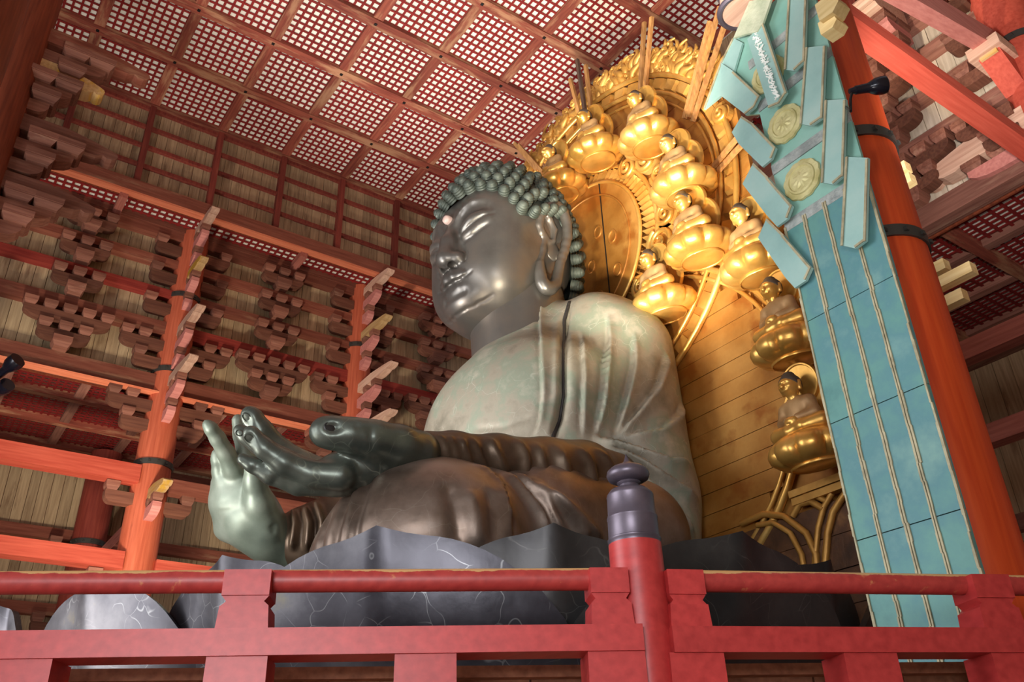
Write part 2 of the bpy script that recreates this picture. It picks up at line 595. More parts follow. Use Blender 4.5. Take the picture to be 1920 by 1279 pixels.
# floor and platform (never in view, carries everything and bounces daylight)
fl = MB().box((-45, -20, -0.3), (10, 34, 0.0)).build('floor', M['floor'])
tag(fl, kind='structure')
ped = MB().lathe([(8.6, 0.0), (8.6, 1.7), (8.4, 1.8), (7.0, 1.8)], (-14, 9.5, 0), 16).build('stone_platform', M['stone'])
tag(ped, 'stone platform carrying the bronze lotus pedestal, below the railing', 'platform')


def lattice_mesh(name, w, h, nx, ny, bar, depth, mat, two=True):
    """red lattice of crossing bars, w x h, nx x ny holes, centred on the origin, underside at z=0"""
    mb = MB()
    for i in range(nx + 1):
        x = -w / 2 + w * i / nx
        mb.box((x - bar / 2, -h / 2, 0.0), (x + bar / 2, h / 2, depth))
    for j in range(ny + 1):
        y = -h / 2 + h * j / ny
        mb.box((-w / 2, y - bar / 2, 0.012), (w / 2, y + bar / 2, depth + 0.012))
    me = bpy.data.meshes.new(name)
    me.from_pydata(mb.v, [], mb.f)
    me.materials.append(mat)
    me.update()
    return me


def mesh_inst(name, me, loc, parent=None):
    o = bpy.data.objects.new(name, me)
    p = parent
    loc = Vector(loc)
    while p is not None:
        loc = loc - p.location
        p = p.parent
    o.location = loc
    link(o, parent)
    return o


# ---- main ceiling
ceil = MB().box((X0 - 1.2, Y0 - 3 * SY, ZC + 0.172), (X0 + 10 * SX, Y0 + 6 * SY + 1.2, ZC + 0.29)).build('ceiling', M['white_board'])
tag(ceil, kind='structure')
lat_main = lattice_mesh('lattice_panel', SX - 0.3, SY - 0.3, 9, 9, 0.072, 0.025, M['lattice'])
for j in range(10):
    for i in range(-3, 6):
        mesh_inst('lattice_panel', lat_main, (X0 + (j + .5) * SX, Y0 + (i + .5) * SY, ZC + 0.12), ceil)
for j in range(0, 11):
    board('ceiling_beam', (X0 + j * SX, Y0 + 1.5 * SY, ZC + 0.1), (0.36, 9 * SY + 0.36, 0.24), M['ceil_beam_y'], ceil)
for i in range(-3, 7):
    for j in range(10):
        board('cross_beam', (X0 + (j + .5) * SX, Y0 + i * SY, ZC + 0.13), (SX - 0.36, 0.34, 0.2), M['ceil_beam_x'], ceil)
        # iron peg heads at the crossings
        if i < 6:
            board('peg', (X0 + j * SX, Y0 + i * SY, ZC - 0.03), (0.09, 0.09, 0.04), M['dark_iron'], ceil)


# ---- west wall: cove of boards, ledge beam, lattice strip, bracket zone
ww = empty('wall_west', (XW, 8.0, ZA))
tag(ww, kind='structure')
rs = random.Random(3)
ZB1 = 20.7                    # underside of the ledge beam
for i in range(-3, 6):
    ya = Y0 + i * SY
    n = 7
    for k in range(n):
        board('cove_plank', (X0 - 0.14 + rs.uniform(-.012, .012), ya + (k + .5) * SY / n, (ZB1 + ZC) / 2 + 0.15), (0.05, SY / n - 0.012, ZC - ZB1), M['plank_cove'], ww)
    board('cove_rib', (X0 - 0.0, ya, (ZB1 + 0.45 + ZC) / 2), (0.26, 0.2, ZC - ZB1 - 0.45), M['cove_rib'], ww)
    for k in range(4):
        z = ZB1 + 0.5 + (ZC - ZB1 - 0.55) * (k + 1) / 4
        board('cove_batten', (X0 - 0.05, ya + SY / 2, z - 0.03), (0.16, SY - 0.2, 0.12), M['cove_rib'], ww)
board('ledge_beam', (X0 + 0.0, 6.0, ZB1 + 0.26), (0.4, 25, 0.46), M['wall_beam_y'], ww)
board('ledge_edge', (X0 + 0.02, 6.0, ZB1 - 0.0), (0.3, 25, 0.07), M['edge_board'], ww)
# lattice strip between ledge and wall
pil_y = [-0.84, 5.73, 12.3, 18.87]
strip_w = X0 - 0.1 - (XW - 0.1)
lat_strip = lattice_mesh('strip_lattice', strip_w, 3.0, 4, 12, 0.08, 0.03, M['lattice'])
board('strip_backing', (X0 - 0.6, 6.0, 20.80), (strip_w + 0.3, 26, 0.04), M['white_board'], ww)
for y in (-5.0, -2.0, 1.0, 4.0, 7.0, 10.0, 13.0, 16.0):
    mesh_inst('strip_lattice', lat_strip, (X0 - 0.1 - strip_w / 2, y, 20.72), ww)
for y in (3.0, 9.35, 15.6):
    board('strip_strut', (X0 - 0.55, y, 20.62), (strip_w, 0.26, 0.3), M['tie_red_x'], ww)

BEAMS = [('b1', 20.2, 20.55), ('b2', 19.05, 19.36), ('b3', 17.85, 18.14), ('b4', 16.45, 16.9), ('b5', 14.3, 14.95)]
for n, z0, z1 in BEAMS:
    for ya, yb, redn in ((-7.0, 5.73, 'b3'), (5.73, 12.3, 'b4'), (12.3, 19.0, 'b4')):
        mat = M['wall_beam_red_y'] if n == redn else M['wall_beam_y']
        board('wall_beam', (XW - 0.16, (ya + yb) / 2, (z0 + z1) / 2), (0.34, yb - ya - .01, z1 - z0), mat, ww)
board('ledge_edge', (XW + 0.0, 6.0, 14.28), (0.36, 26, 0.06), M['edge_board'], ww)
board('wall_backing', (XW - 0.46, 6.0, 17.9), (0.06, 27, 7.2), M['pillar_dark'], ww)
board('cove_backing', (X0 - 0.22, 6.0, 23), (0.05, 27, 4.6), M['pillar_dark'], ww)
board('wall_top', (XW - 0.2, 6.0, 20.72), (0.5, 26, 0.36), M['wall_beam_y'], ww)
y = -6.0
while y < 19:
    w = rs.uniform(0.3, 0.42)
    board('wall_plank', (XW - 0.36 + rs.uniform(-.02, .02), y + w / 2, 17.6), (0.06, w - 0.014, 6.2), M['plank'], ww)
    y += w

# ---- north wall (behind the right-hand pillar)
wn = empty('wall_north', (-8, YN, ZA))
tag(wn, kind='structure')
for n, z0, z1 in BEAMS:
    board('wall_beam', (-8.0, YN + 0.16, (z0 + z1) / 2), (18, 0.34, z1 - z0), M['wall_beam_x'], wn)
board('wall_backing', (-8, YN + 0.46, 17.9), (19, 0.06, 7.2), M['pillar_dark'], wn)
board('wall_top', (-8, YN + 0.2, 20.72), (18, 0.5, 0.36), M['wall_beam_x'], wn)
x = -17.0
while x < 1:
    w = rs.uniform(0.34, 0.46)
    board('wall_plank', (x + w / 2, YN + 0.36 + rs.uniform(-.02, .02), 17.6), (w - 0.014, 0.06, 6.2), M['plank_pale'], wn)
    x += w
board('ledge_edge', (-8, YN - 0.02, 14.28), (18, 0.36, 0.06), M['wall_beam_x'], wn)
yc = Y0 + 6 * SY + 0.2
board('ledge_beam', (-12, yc - 0.1, ZB1 + 0.26), (27, 0.4, 0.46), M['wall_beam_x'], wn)
for j in range(0, 11):
    for k in range(7):
        board('cove_plank', (X0 + j * SX + (k + .5) * SX / 7, yc + 0.14, (ZB1 + ZC) / 2 + .15), (SX / 7 - .012, 0.05, ZC - ZB1), M['plank_cove'], wn)
    board('cove_rib', (X0 + j * SX, yc, (ZB1 + 0.45 + ZC) / 2), (0.2, 0.26, ZC - ZB1 - .45), M['cove_rib'], wn)
lat_strip_n = lattice_mesh('strip_lattice', 3.0, 0.95, 12, 4, 0.095, 0.06, M['lattice'])
board('strip_backing', (-8, yc + 0.6, 20.98), (18, 1.2, 0.04), M['white_board'], wn)
for x in (-15.2, -12.1, -9.0, -5.9, -2.8):
    mesh_inst('strip_lattice', lat_strip_n, (x, yc + 0.5, 20.72), wn)


# ---- side aisle ceilings
def aisle(name, xs, ys, backing):
    e = empty(name, (xs[0], ys[0], ZA))
    board('ceiling_board', ((xs[0] + xs[-1]) / 2, (ys[0] + ys[-1]) / 2, ZA + 0.24), (abs(xs[-1] - xs[0]) + .4, abs(ys[-1] - ys[0]) + .4, 0.06), backing, e)
    tag(e, kind='structure')
    cx, cy = abs(xs[1] - xs[0]), abs(ys[1] - ys[0])
    me = lattice_mesh('lattice_panel', cx - .2, cy - .2, 9, 9, 0.075, 0.03, M['lattice'])
    for a in range(len(xs) - 1):
        for b in range(len(ys) - 1):
            mesh_inst('lattice_panel', me, ((xs[a] + xs[a + 1]) / 2, (ys[b] + ys[b + 1]) / 2, ZA + 0.12), e)
    for x in xs:
        board('ceiling_beam', (x, (ys[0] + ys[-1]) / 2, ZA + 0.1), (0.3, abs(ys[-1] - ys[0]) + .3, 0.3), M['ceil_beam_y'], e)
    for y in ys:
        for a in range(len(xs) - 1):
            board('cross_beam', ((xs[a] + xs[a + 1]) / 2, y, ZA + 0.12), (cx - .3, 0.3, 0.26), M['wall_beam_x'], e)
    return e


aisle('ceiling_west_aisle', [-27.3 - 2.2 * k for k in range(4)], [-3.1 + 2.19 * k for k in range(9)], M['white_board'])
aisle('ceiling_north_aisle', [-17.0 + 2.9 * k for k in range(7)], [19.0 + 2.05 * k for k in range(4)], M['white_board'])

# ---- outer walls of the aisles
wo = empty('wall_west_outer', (-34.4, 4, 0))
tag(wo, kind='structure')
board('wall_backing', (-34.62, 8, 7.4), (0.06, 30, 14.8), M['pillar_dark'], wo)
y = -6.0
while y < 21:
    w = rs.uniform(0.3, 0.44)
    board('wall_plank', (-34.5 + rs.uniform(-.02, .02), y + w / 2, 7.4), (0.08, w - 0.016, 14.8), M['plank'], wo)
    y += w
for z in (8.9, 11.5, 14.3):
    board('wall_beam', (-34.3, 7.5, z), (0.3, 27, 0.4), M['wall_beam_y'], wo)
wno = empty('wall_north_outer', (-8, 25.6, 0))
tag(wno, kind='structure')
board('wall_backing', (-10, 25.82, 7.4), (26, 0.06, 14.8), M['pillar_dark'], wno)
x = -18.0
while x < 1:
    w = rs.uniform(0.4, 0.6)
    board('wall_plank', (x + w / 2, 25.7 + rs.uniform(-.02, .02), 7.4), (w - 0.016, 0.08, 14.8), M['plank'], wno)
    x += w
for z in (5.0, 8.9, 11.6, 14.0):
    board('wall_beam', (-8, 25.5, z), (20, 0.4, 0.45), M['wall_beam_x'], wno)
we = board('wall_east', (5.5, 12, 12), (0.3, 28, 24), M['plank'])
tag(we, kind='structure')
ws = MB().box((-36, -9.3, 0), (-20, -9.0, 26)).box((-20, -9.3, 14), (6, -9.0, 26)).build('wall_south', M['plank'])
tag(ws, kind='structure')


# ------------------------------------------------------------------ pillars
def pillar(name, x, y, r0, r1, z1, mat, label, bands=(), cat='pillar', group=None, seg=36):
    t = empty(name, (x, y, 0))
    tag(t, label, cat, group)
    mb = MB()
    zs = [0.0, z1 * 0.3, z1 * 0.6, z1 * .85, z1]
    prof = [(r0, 0.0)] + [(r0 + (r1 - r0) * (z / z1) ** 1.3, z) for z in zs[1:]]
    mb.lathe(prof, (x, y, 0), seg)
    s = mb.build('shaft', mat, t)
    set_smooth(s)
    for z in bands:
        rr = r0 + (r1 - r0) * (z / z1) ** 1.3
        b = MB().lathe([(rr - .02, z - .09), (rr + .035, z - .09), (rr + .035, z + .09), (rr - .02, z + .09)], (x, y, 0), seg, cap=False)
        for k in range(14):
            a = k * 2 * math.pi / 14
            b.obox((x + (rr + .04) * math.cos(a), y + (rr + .04) * math.sin(a), z), (.03, 0, 0), (0, .03, 0), (0, 0, .03))
        o = b.build('iron_band', M['iron'], t)
        set_smooth(o)
    return t


pillar('wooden_pillar', -27.25, 5.73, 0.60, 0.50, 20.7, M['pillar'], 'tall orange wooden pillar with iron bands, left of the raised bronze hand', (8.33, 11.95, 15.15, 18.0))
pillar('wooden_pillar', -27.25, 12.3, 0.60, 0.50, 20.7, M['pillar'], 'orange wooden pillar rising above the thumb of the lower bronze hand', (14.7, 18.0))
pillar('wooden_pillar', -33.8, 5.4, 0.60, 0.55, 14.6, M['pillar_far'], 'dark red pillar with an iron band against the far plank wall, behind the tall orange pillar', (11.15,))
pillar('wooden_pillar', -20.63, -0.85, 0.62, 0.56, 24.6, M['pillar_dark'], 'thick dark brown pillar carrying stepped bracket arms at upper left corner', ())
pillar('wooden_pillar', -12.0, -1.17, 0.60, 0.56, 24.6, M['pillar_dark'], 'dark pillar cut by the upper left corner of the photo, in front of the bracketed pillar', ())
pillar('wooden_pillar', -5.4, 10.42, 0.64, 0.54, 24.6, M['pillar_right'], 'huge vermilion pillar with two iron bands behind the turquoise banner', (8.72, 10.55))
pillar('wooden_pillar', -5.1, 18.95, 0.66, 0.62, 24.6, M['big_beam'], 'pale red pillar with black iron band in the upper right corner', (17.75,))

# ------------------------------------------------------------------ tie beams (each a thing)
def beam_thing(name, a, b, w, h, mat, label, group=None, edge=None):
    o = MB().bar(a, b, w, h).build(name, mat)
    tag(o, label, 'beam', group)
    return o


beam_thing('tie_beam', (-27.0, -2, 11.5), (-27.0, 5.3, 11.5), 0.5, 0.55, M['tie_red_y'], 'upper bright red tie beam running into the tall orange pillar')
beam_thing('tie_beam', (-27.0, -2, 8.88), (-27.0, 5.3, 8.88), 0.5, 0.5, M['tie_red_y'], 'lower bright red tie beam just above the railing, beside the orange pillar')
beam_thing('tie_beam', (-27.0, 6.2, 11.3), (-27.0, 11.9, 11.3), 0.4, 0.45, M['wall_beam_y'], 'brown tie beam seen behind the fingers of the raised bronze hand')
beam_thing('tie_beam', (-27.0, 6.2, 8.8), (-27.0, 11.9, 8.8), 0.45, 0.45, M['tie_red_y'], 'red tie beam low behind the left lotus petal')
beam_thing('tie_beam', (-27.7, 5.6, 10.15), (-33.3, 5.6, 10.15), 0.4, 0.45, M['tie_red_x'], 'red tie beam joining the orange pillar to the dark far pillar')
beam_thing('tie_beam', (-5.46, 10.7, 14.47), (-5.46, 18.5, 14.47), 0.42, 0.34, M['big_beam'], 'long bright red beam running from vermilion pillar to upper right corner pillar')
beam_thing('tie_beam', (-5.4, 11.0, 16.2), (-5.4, 18.4, 17.85), 0.34, 0.6, M['pink_beam'], 'sloping pinkish beam meeting the banded pillar in the upper right corner')
beam_thing('tie_beam', (-16, YN - 0.1, 10.8), (1, YN - 0.1, 10.8), 0.4, 0.45, M['tie_red_x'], 'upper brown tie beam in the dark aisle right of the vermilion pillar')
beam_thing('tie_beam', (-16, YN - 0.1, 8.8), (1, YN - 0.1, 8.8), 0.4, 0.42, M['tie_red_x'], 'lower reddish tie beam in the dark aisle right of the vermilion pillar')

# ------------------------------------------------------------------ brackets
def shared(name, mb, mat):
    me = bpy.data.meshes.new(name)
    me.from_pydata(mb.v, [], mb.f)
    me.materials.append(mat)
    me.update()
    return me


def block_mesh(w, d, h, mat):
    """bearing block: upper half straight, lower half tapering in"""
    mb = MB()
    a, b = w / 2, d / 2
    k = 0.74
    ring = lambda s, z: [(-a * s, -b * s, z), (a * s, -b * s, z), (a * s, b * s, z), (-a * s, b * s, z)]
    v = ring(k, 0) + ring(1, h * .42) + ring(1, h * .52) + ring(1.04, h * .52) + ring(1.04, h)
    f = [(3, 2, 1, 0)] + [(16, 17, 18, 19)]
    for r in range(4):
        for q in range(4):
            f.append((r * 4 + q, r * 4 + (q + 1) % 4, r * 4 + 4 + (q + 1) % 4, r * 4 + 4 + q))
    mb.add(v, f)
    return shared('bearing_block', mb, mat)


def arm_mesh(L, d, h, mat, half=False):
    """boat-shaped bracket arm along x, curved up at its ends"""
    pts = []
    n = 6
    if half:
        pts.append((0, 0))
    else:
        for i in range(n + 1):
            a = math.pi / 2 * i / n
            pts.append((-L / 2 + L * .2 * (1 - math.sin(a)) * 0 + L * .24 * (1 - math.cos(a)), h * .72 * (1 - math.sin(a))))
    for i in range(n, -1, -1):
        a = math.pi / 2 * i / n
        e = L if half else L / 2
        pts.append((e - L * .24 * (1 - math.cos(a)), h * .72 * (1 - math.sin(a))))
    e = L if half else L / 2
    pts.append((e, h))
    pts.append((0 if half else -L / 2, h))
    mb = MB().prism([(x, -d / 2, z) for x, z in pts], (0, d, 0))
    return shared('bracket_arm', mb, mat)


BL_S = block_mesh(.37, .42, .27, M['bracket'])
BL_L = block_mesh(.52, .5, .36, M['bracket'])
ARM3 = arm_mesh(1.5, .34, .31, M['bracket_arm'])
ARM5 = arm_mesh(2.5, .34, .36, M['bracket_arm'])
ARMH1 = arm_mesh(.85, .34, .36, M['bracket_arm'], True)
ARMH2 = arm_mesh(1.35, .34, .36, M['bracket_arm'], True)
BL_P = block_mesh(.36, .36, .27, M['bracket'])


def inst(name, me, parent, loc, flip=False):
    o = bpy.data.objects.new(name, me)
    o.location = loc
    if flip:
        o.rotation_euler = (0, 0, math.pi)
    link(o, parent)
    return o


def cluster(loc, rz, z0, z1, tiers, label, group):
    t = empty('bracket_cluster', (loc[0], loc[1], z0), rz)
    tag(t, label, 'bracket', group)
    g = z1 - z0
    if tiers == 1:
        inst('bearing_block', BL_L, t, (0, .05, 0))
        inst('bracket_arm', ARM3, t, (0, 0, g - .29 - .33))
        for x in (-.57, 0, .57):
            inst('bearing_block', BL_S, t, (x, .05, g - .29))
    else:
        inst('bearing_block', BL_L, t, (0, .05, 0.0))
        inst('bracket_arm', ARM3, t, (0, 0, .27))
        for x in (-.57, 0, .57):
            inst('bearing_block', BL_S, t, (x, .05, .60))
        inst('bracket_arm', ARM5, t, (0, 0, .87))
        for x in (-1.1, -.55, 0, .55, 1.1):
            inst('bearing_block', BL_S, t, (x, .05, g - .29))
    return t


def side_arm(loc, rz, z1, tiers, sgn, label, group):
    """half bracket growing sideways out of a pillar; z1 = underside it carries"""
    t = empty('pillar_bracket', (loc[0], loc[1], z1 - .65), rz)
    tag(t, label, 'bracket', group)
    fl_ = sgn < 0
    if tiers == 1:
        inst('bracket_arm', ARMH1, t, (0, 0, 0), fl_)
        inst('bearing_block', BL_S, t, (sgn * .68, .03, .36))
    else:
        inst('bracket_arm', ARMH2, t, (0, 0, 0), fl_)
        inst('bearing_block', BL_S, t, (sgn * 1.18, .03, .36))
        inst('bearing_block', BL_S, t, (sgn * .64, .03, .36))
        inst('bracket_arm', ARMH1, t, (0, 0, -.65), fl_)
        inst('bearing_block', BL_S, t, (sgn * .68, .03, -.29))
    return t


WR = -math.pi / 2          # west wall: local +y -> world +x, local +x -> world -y
rows = [('top row', 19.36, 20.2, 1), ('second row down', 18.14, 19.05, 1),
        ('third row down', 16.9, 17.85, 1), ('wide lowest row', 14.95, 16.45, 2)]
bays = [(2.35, 'left bay of the far plank wall'), (8.95, 'bay between the two orange pillars'), (15.5, 'bay right of the second orange pillar')]
for by, bname in bays:
    for rn, z0, z1, tiers in rows:
        cluster((XW + 0.12, by, 0), WR, z0, z1, tiers, 'bracket cluster in %s, %s' % (bname, rn), 'bracket clusters on the west wall')
for py, pn in ((5.73, 'tall orange pillar'), (12.3, 'second orange pillar')):
    for sgn, sn in ((1, 'left'), (-1, 'right')):
        for rn, zz, tr_ in (('topmost', 20.2, 1), ('second from top', 19.05, 1), ('third from top', 17.85, 1), ('two-tier upper', 16.45, 2), ('two-tier lower', 14.28, 2)):
            side_arm((XW - 0.1, py - sgn * .42, 0), WR, zz, tr_, sgn, '%s half bracket growing %s out of the %s' % (rn, sn, pn), 'half brackets beside the west pillars')
for zz, nm in ((11.22, 'upper'), (8.62, 'lower')):
    side_arm((XW - 0.1, 5.73 - .42, 0), WR, zz, 1, 1, 'half bracket carrying the %s red tie beam at the tall orange pillar' % nm, 'half brackets beside the west pillars')
    side_arm((-33.6, 5.4 - .42, 0), WR, zz, 1, 1, 'dark half bracket at the %s part of the far red pillar' % nm, 'half brackets at the far pillar')
side_arm((XW - 0.1, 5.73 + .42, 0), WR, 11.1, 1, -1, 'half bracket right of the tall orange pillar, behind the bronze little finger', 'half brackets beside the west pillars')
for rn, z0, z1, tiers in rows:
    cluster((-8.3, YN - 0.12, 0), math.pi, z0, z1, tiers, 'pinkish bracket cluster on the pale wall beside the vermilion pillar, %s' % rn, 'bracket clusters on the north wall')
    side_arm((-5.1 - .45, YN - 0.05, 0), math.pi, z1, 1 if tiers == 1 else 2, 1, 'pinkish half bracket growing out of the corner pillar, %s' % rn, 'half brackets on the north wall')


def nose_mesh(L, d, h, mat, carved=True):
    """projecting bracket arm with a carved, drooping nose; runs along +y from 0 to L, z 0..h"""
    top = [(0, h), (L * .5, h), (L * .78, h * .74), (L * .92, h * .56), (L * .985, h * .44), (L, h * .3)]
    bot = [(L * .985, h * .1), (L * .95, 0), (L * .90, -.02 * h), (L * .86, h * .1), (L * .80, -.06 * h), (L * .70, -.1 * h), (L * .60, .03 * h), (L * .45, -.02 * h), (0, 0)]
    pts = top + bot
    mb = MB().prism([(-d / 2, y, z) for y, z in pts], (d, 0, 0))
    return shared('nose', mb, mat)


def stub_mesh(L, d, h, mat):
    pts = [(0, 0), (L * .6, 0), (L * .78, h * .08), (L * .92, h * .3), (L, h * .6), (L, h), (0, h)]
    mb = MB().prism([(-d / 2, y, z) for y, z in pts], (d, 0, 0))
    return shared('stub', mb, mat)


def front_stack(loc, rz, ztop, out, label, group, nose_mat, levels=3, arm_mat=None, block=None, scale=.8, hh=.34):
    """stepped bracket: a carved nose on top, shorter arms and blocks below"""
    t = empty('stepped_bracket', (loc[0], loc[1], ztop), rz)
    tag(t, label, 'bracket', group)
    arm_mat = arm_mat or M['pink_beam']
    block = block or BL_P
    o = bpy.data.objects.new('nose_arm', nose_mesh(out, .34 * scale, hh, nose_mat))
    o.location = (0, 0, -hh)
    link(o, t)
    z = -hh
    L = out * .62
    for k in range(levels - 1):
        bl = inst('bearing_block', block, t, (0, L - .16, z - .27))
        bl.scale = (scale, scale, 1)
        if k == 0 and L > 1.0:
            bl = inst('bearing_block', block, t, (0, L - .8, z - .27))
            bl.scale = (scale, scale, 1)
        z -= .27
        s = bpy.data.objects.new('stepped_arm', stub_mesh(L, .32 * scale, .36, arm_mat))
        s.location = (0, 0, z - .36)
        link(s, t)
        z -= .36
        L *= .64
    return t


for py, pn, tips in ((5.73, 'tall orange pillar', [(20.75, 2.3, 'topmost', 'p'), (18.95, 1.9, 'second', 'y'), (16.7, 2.6, 'third', 'p'), (14.85, 2.75, 'fourth', 'p'), (11.05, 2.2, 'lowest, standing alone,', 'y')]),
                     (12.3, 'second orange pillar', [(20.5, 2.5, 'topmost', 'p'), (18.5, 2.5, 'second', 'y'), (16.3, 3.1, 'third', 'p'), (14.45, 3.2, 'lowest', 'p')])):
    for zt, out, nm, kind in tips:
        front_stack((XW - 0.3, py, 0), WR, zt, out + .1, '%s stepped bracket with %s carved nose on the %s' % (nm, 'yellow-painted' if kind == 'y' else 'pale', pn), 'stepped brackets on the west pillars', M['nose_yellow'] if kind == 'y' else M['nose_pale'], 3 if nm[:6] != 'lowest' else 2)
BL_D = block_mesh(.62, .5, .34, M['bracket'])
for zt, out, nm, mt in ((21.05, 2.9, 'topmost brown', M['wall_beam_y']), (19.9, 1.9, 'ochre', M['nose_yellow']), (17.95, 2.6, 'middle brown', M['bracket']), (16.1, 2.4, 'lowest brown', M['bracket'])):
    front_stack((-20.6, -0.6, 0), 0, zt, out, '%s stepped bracket with carved nose on the dark pillar at upper left' % nm, 'stepped brackets on the dark pillar', mt, 3, M['bracket'], BL_D, 1.3, .5)
front_stack((-5.1, 18.6, 0), math.pi / 2 + 0.0, 15.9, 3.0, 'large pale carved bracket nose below the long bright red beam', 'brackets near the corner pillar', M['nose_pale'], 2, None, None, 1.3, .6)
front_stack((-7.35, YN - 0.1, 0), math.pi, 20.75, 1.7, 'big pale bracket nose high on the pale wall between the red and pink beams', 'brackets near the corner pillar', M['nose_pale'], 3, None, None, 1.5, .55)
# yellow-tipped bracket under the sloping pink beam at the corner pillar
t = empty('beam_bracket', (-5.35, 18.3, 17.0))
tag(t, 'yellow-ended bracket block under the sloping pink beam at the corner pillar', 'bracket')
MB().box((-5.75, 17.5, 17.1), (-5.0, 18.4, 17.42)).build('bearing_block', M['nose_pale'], t)
MB().prism([(-5.6, 17.65, 17.1), (-5.6, 18.4, 16.3), (-5.6, 18.4, 17.1)], (.5, 0, 0)).build('bracket_arm', M['big_beam'], t)
MB().box((-5.55, 17.6, 17.0), (-5.15, 17.67, 17.2)).build('yellow_end', M['nose_yellow'], t)
# ================================================================== SCULPTING: distance fields + surface nets
class Vol:
    def __init__(s, lo, hi, h):
        s.lo = np.asarray(lo, np.float32)
        s.h = h
        s.n = np.ceil((np.asarray(hi) - s.lo) / h).astype(int) + 1
        s.F = np.full(s.n, 9.0, np.float32)

    def sub(s, lo, hi):
        a = np.clip(np.floor((np.asarray(lo) - s.lo) / s.h).astype(int), 0, s.n)
        b = np.clip(np.ceil((np.asarray(hi) - s.lo) / s.h).astype(int) + 1, 0, s.n)
        sl = tuple(slice(x, y) for x, y in zip(a, b))
        ax = [s.lo[k] + s.h * np.arange(a[k], b[k], dtype=np.float32) for k in range(3)]
        return sl, ax[0][:, None, None], ax[1][None, :, None], ax[2][None, None, :]

    def _mix(s, sl, d, k, mode):
        f = s.F[sl]
        if f.size == 0:
            return
        if mode == 'add':
            if k > 0:
                h = np.maximum(k - np.abs(f - d), 0) / k
                s.F[sl] = np.minimum(f, d) - h * h * k * 0.25
            else:
                s.F[sl] = np.minimum(f, d)
        else:
            d = -d
            if k > 0:
                h = np.maximum(k - np.abs(f - d), 0) / k
                s.F[sl] = np.maximum(f, d) + h * h * k * 0.25
            else:
                s.F[sl] = np.maximum(f, d)

    def cap(s, a, b, ra, rb=None, k=0.1, mode='add'):
        a, b = np.asarray(a, np.float32), np.asarray(b, np.float32)
        rb = ra if rb is None else rb
        R = max(ra, rb) + k + 3 * s.h
        sl, X, Y, Z = s.sub(np.minimum(a, b) - R, np.maximum(a, b) + R)
        ba = b - a
        q = float(ba @ ba) + 1e-9
        t = np.clip(((X - a[0]) * ba[0] + (Y - a[1]) * ba[1] + (Z - a[2]) * ba[2]) / q, 0, 1)
        d = np.sqrt((X - a[0] - t * ba[0]) ** 2 + (Y - a[1] - t * ba[1]) ** 2 + (Z - a[2] - t * ba[2]) ** 2) - (ra + (rb - ra) * t)
        s._mix(sl, d, k, mode)
        return s

    def chain(s, pts, k=0.1, mode='add'):
        """pts = [(xyz, r), ...]"""
        for (a, ra), (b, rb) in zip(pts[:-1], pts[1:]):
            s.cap(a, b, ra, rb, k, mode)
        return s

    def ell(s, c, r, k=0.1, mode='add', rot=None):
        c, r = np.asarray(c, np.float32), np.asarray(r, np.float32)
        if rot is None:
            ext = r
        else:
            rot = np.asarray(rot, np.float32)      # columns = local axes
            ext = np.abs(rot) @ r
        m = k + 3 * s.h
        sl, X, Y, Z = s.sub(c - ext - m, c + ext + m)
        x, y, z = X - c[0], Y - c[1], Z - c[2]
        if rot is not None:
            x, y, z = (rot[0, 0] * x + rot[1, 0] * y + rot[2, 0] * z,
                       rot[0, 1] * x + rot[1, 1] * y + rot[2, 1] * z,
                       rot[0, 2] * x + rot[1, 2] * y + rot[2, 2] * z)
        k0 = np.sqrt((x / r[0]) ** 2 + (y / r[1]) ** 2 + (z / r[2]) ** 2)
        k1 = np.sqrt((x / r[0] ** 2) ** 2 + (y / r[1] ** 2) ** 2 + (z / r[2] ** 2) ** 2) + 1e-6
        s._mix(sl, k0 * (k0 - 1) / k1, k, mode)
        return s

    def bump(s, c, r, amp):
        """raise (amp > 0) or press in the surface with a soft gaussian"""
        c, r = np.asarray(c, np.float32), np.asarray(r, np.float32) * np.ones(3, np.float32)
        sl, X, Y, Z = s.sub(c - 2.6 * r, c + 2.6 * r)
        s.F[sl] -= amp * np.exp(-((X - c[0]) / r[0]) ** 2 - ((Y - c[1]) / r[1]) ** 2 - ((Z - c[2]) / r[2]) ** 2)
        return s

    def groove(s, pts, w, depth):
        """soft channel (depth > 0) or ridge (depth < 0) along a polyline"""
        pts = [np.asarray(p, np.float32) for p in pts]
        P_ = np.array(pts)
        sl, X, Y, Z = s.sub(P_.min(0) - 3 * w, P_.max(0) + 3 * w)
        best = None
        wt = 0
        dd = depth if hasattr(depth, '__len__') else [depth] * len(pts)
        for i, (a, b) in enumerate(zip(pts[:-1], pts[1:])):
            ba = b - a
            t = np.clip(((X - a[0]) * ba[0] + (Y - a[1]) * ba[1] + (Z - a[2]) * ba[2]) / (float(ba @ ba) + 1e-9), 0, 1)
            d = (X - a[0] - t * ba[0]) ** 2 + (Y - a[1] - t * ba[1]) ** 2 + (Z - a[2] - t * ba[2]) ** 2
            dv = dd[i] + (dd[i + 1] - dd[i]) * t
            if best is None:
                best, wt = d, dv
            else:
                m = d < best
                wt = np.where(m, dv, wt)
                best = np.minimum(best, d)
        s.F[sl] += wt * np.exp(-best / (w * w))
        return s

    def front(s, x, z, ymax=9.0):
        """y of the foremost surface (largest y) at column x, z"""
        i = int(round((x - s.lo[0]) / s.h))
        k = int(round((z - s.lo[2]) / s.h))
        col = s.F[i, :, k]
        j = np.where(col < 0)[0]
        if not len(j):
            return 0.0
        j = j[-1]
        t = col[j] / (col[j] - col[j + 1]) if j + 1 < len(col) else 0
        return float(s.lo[1] + s.h * (j + t))

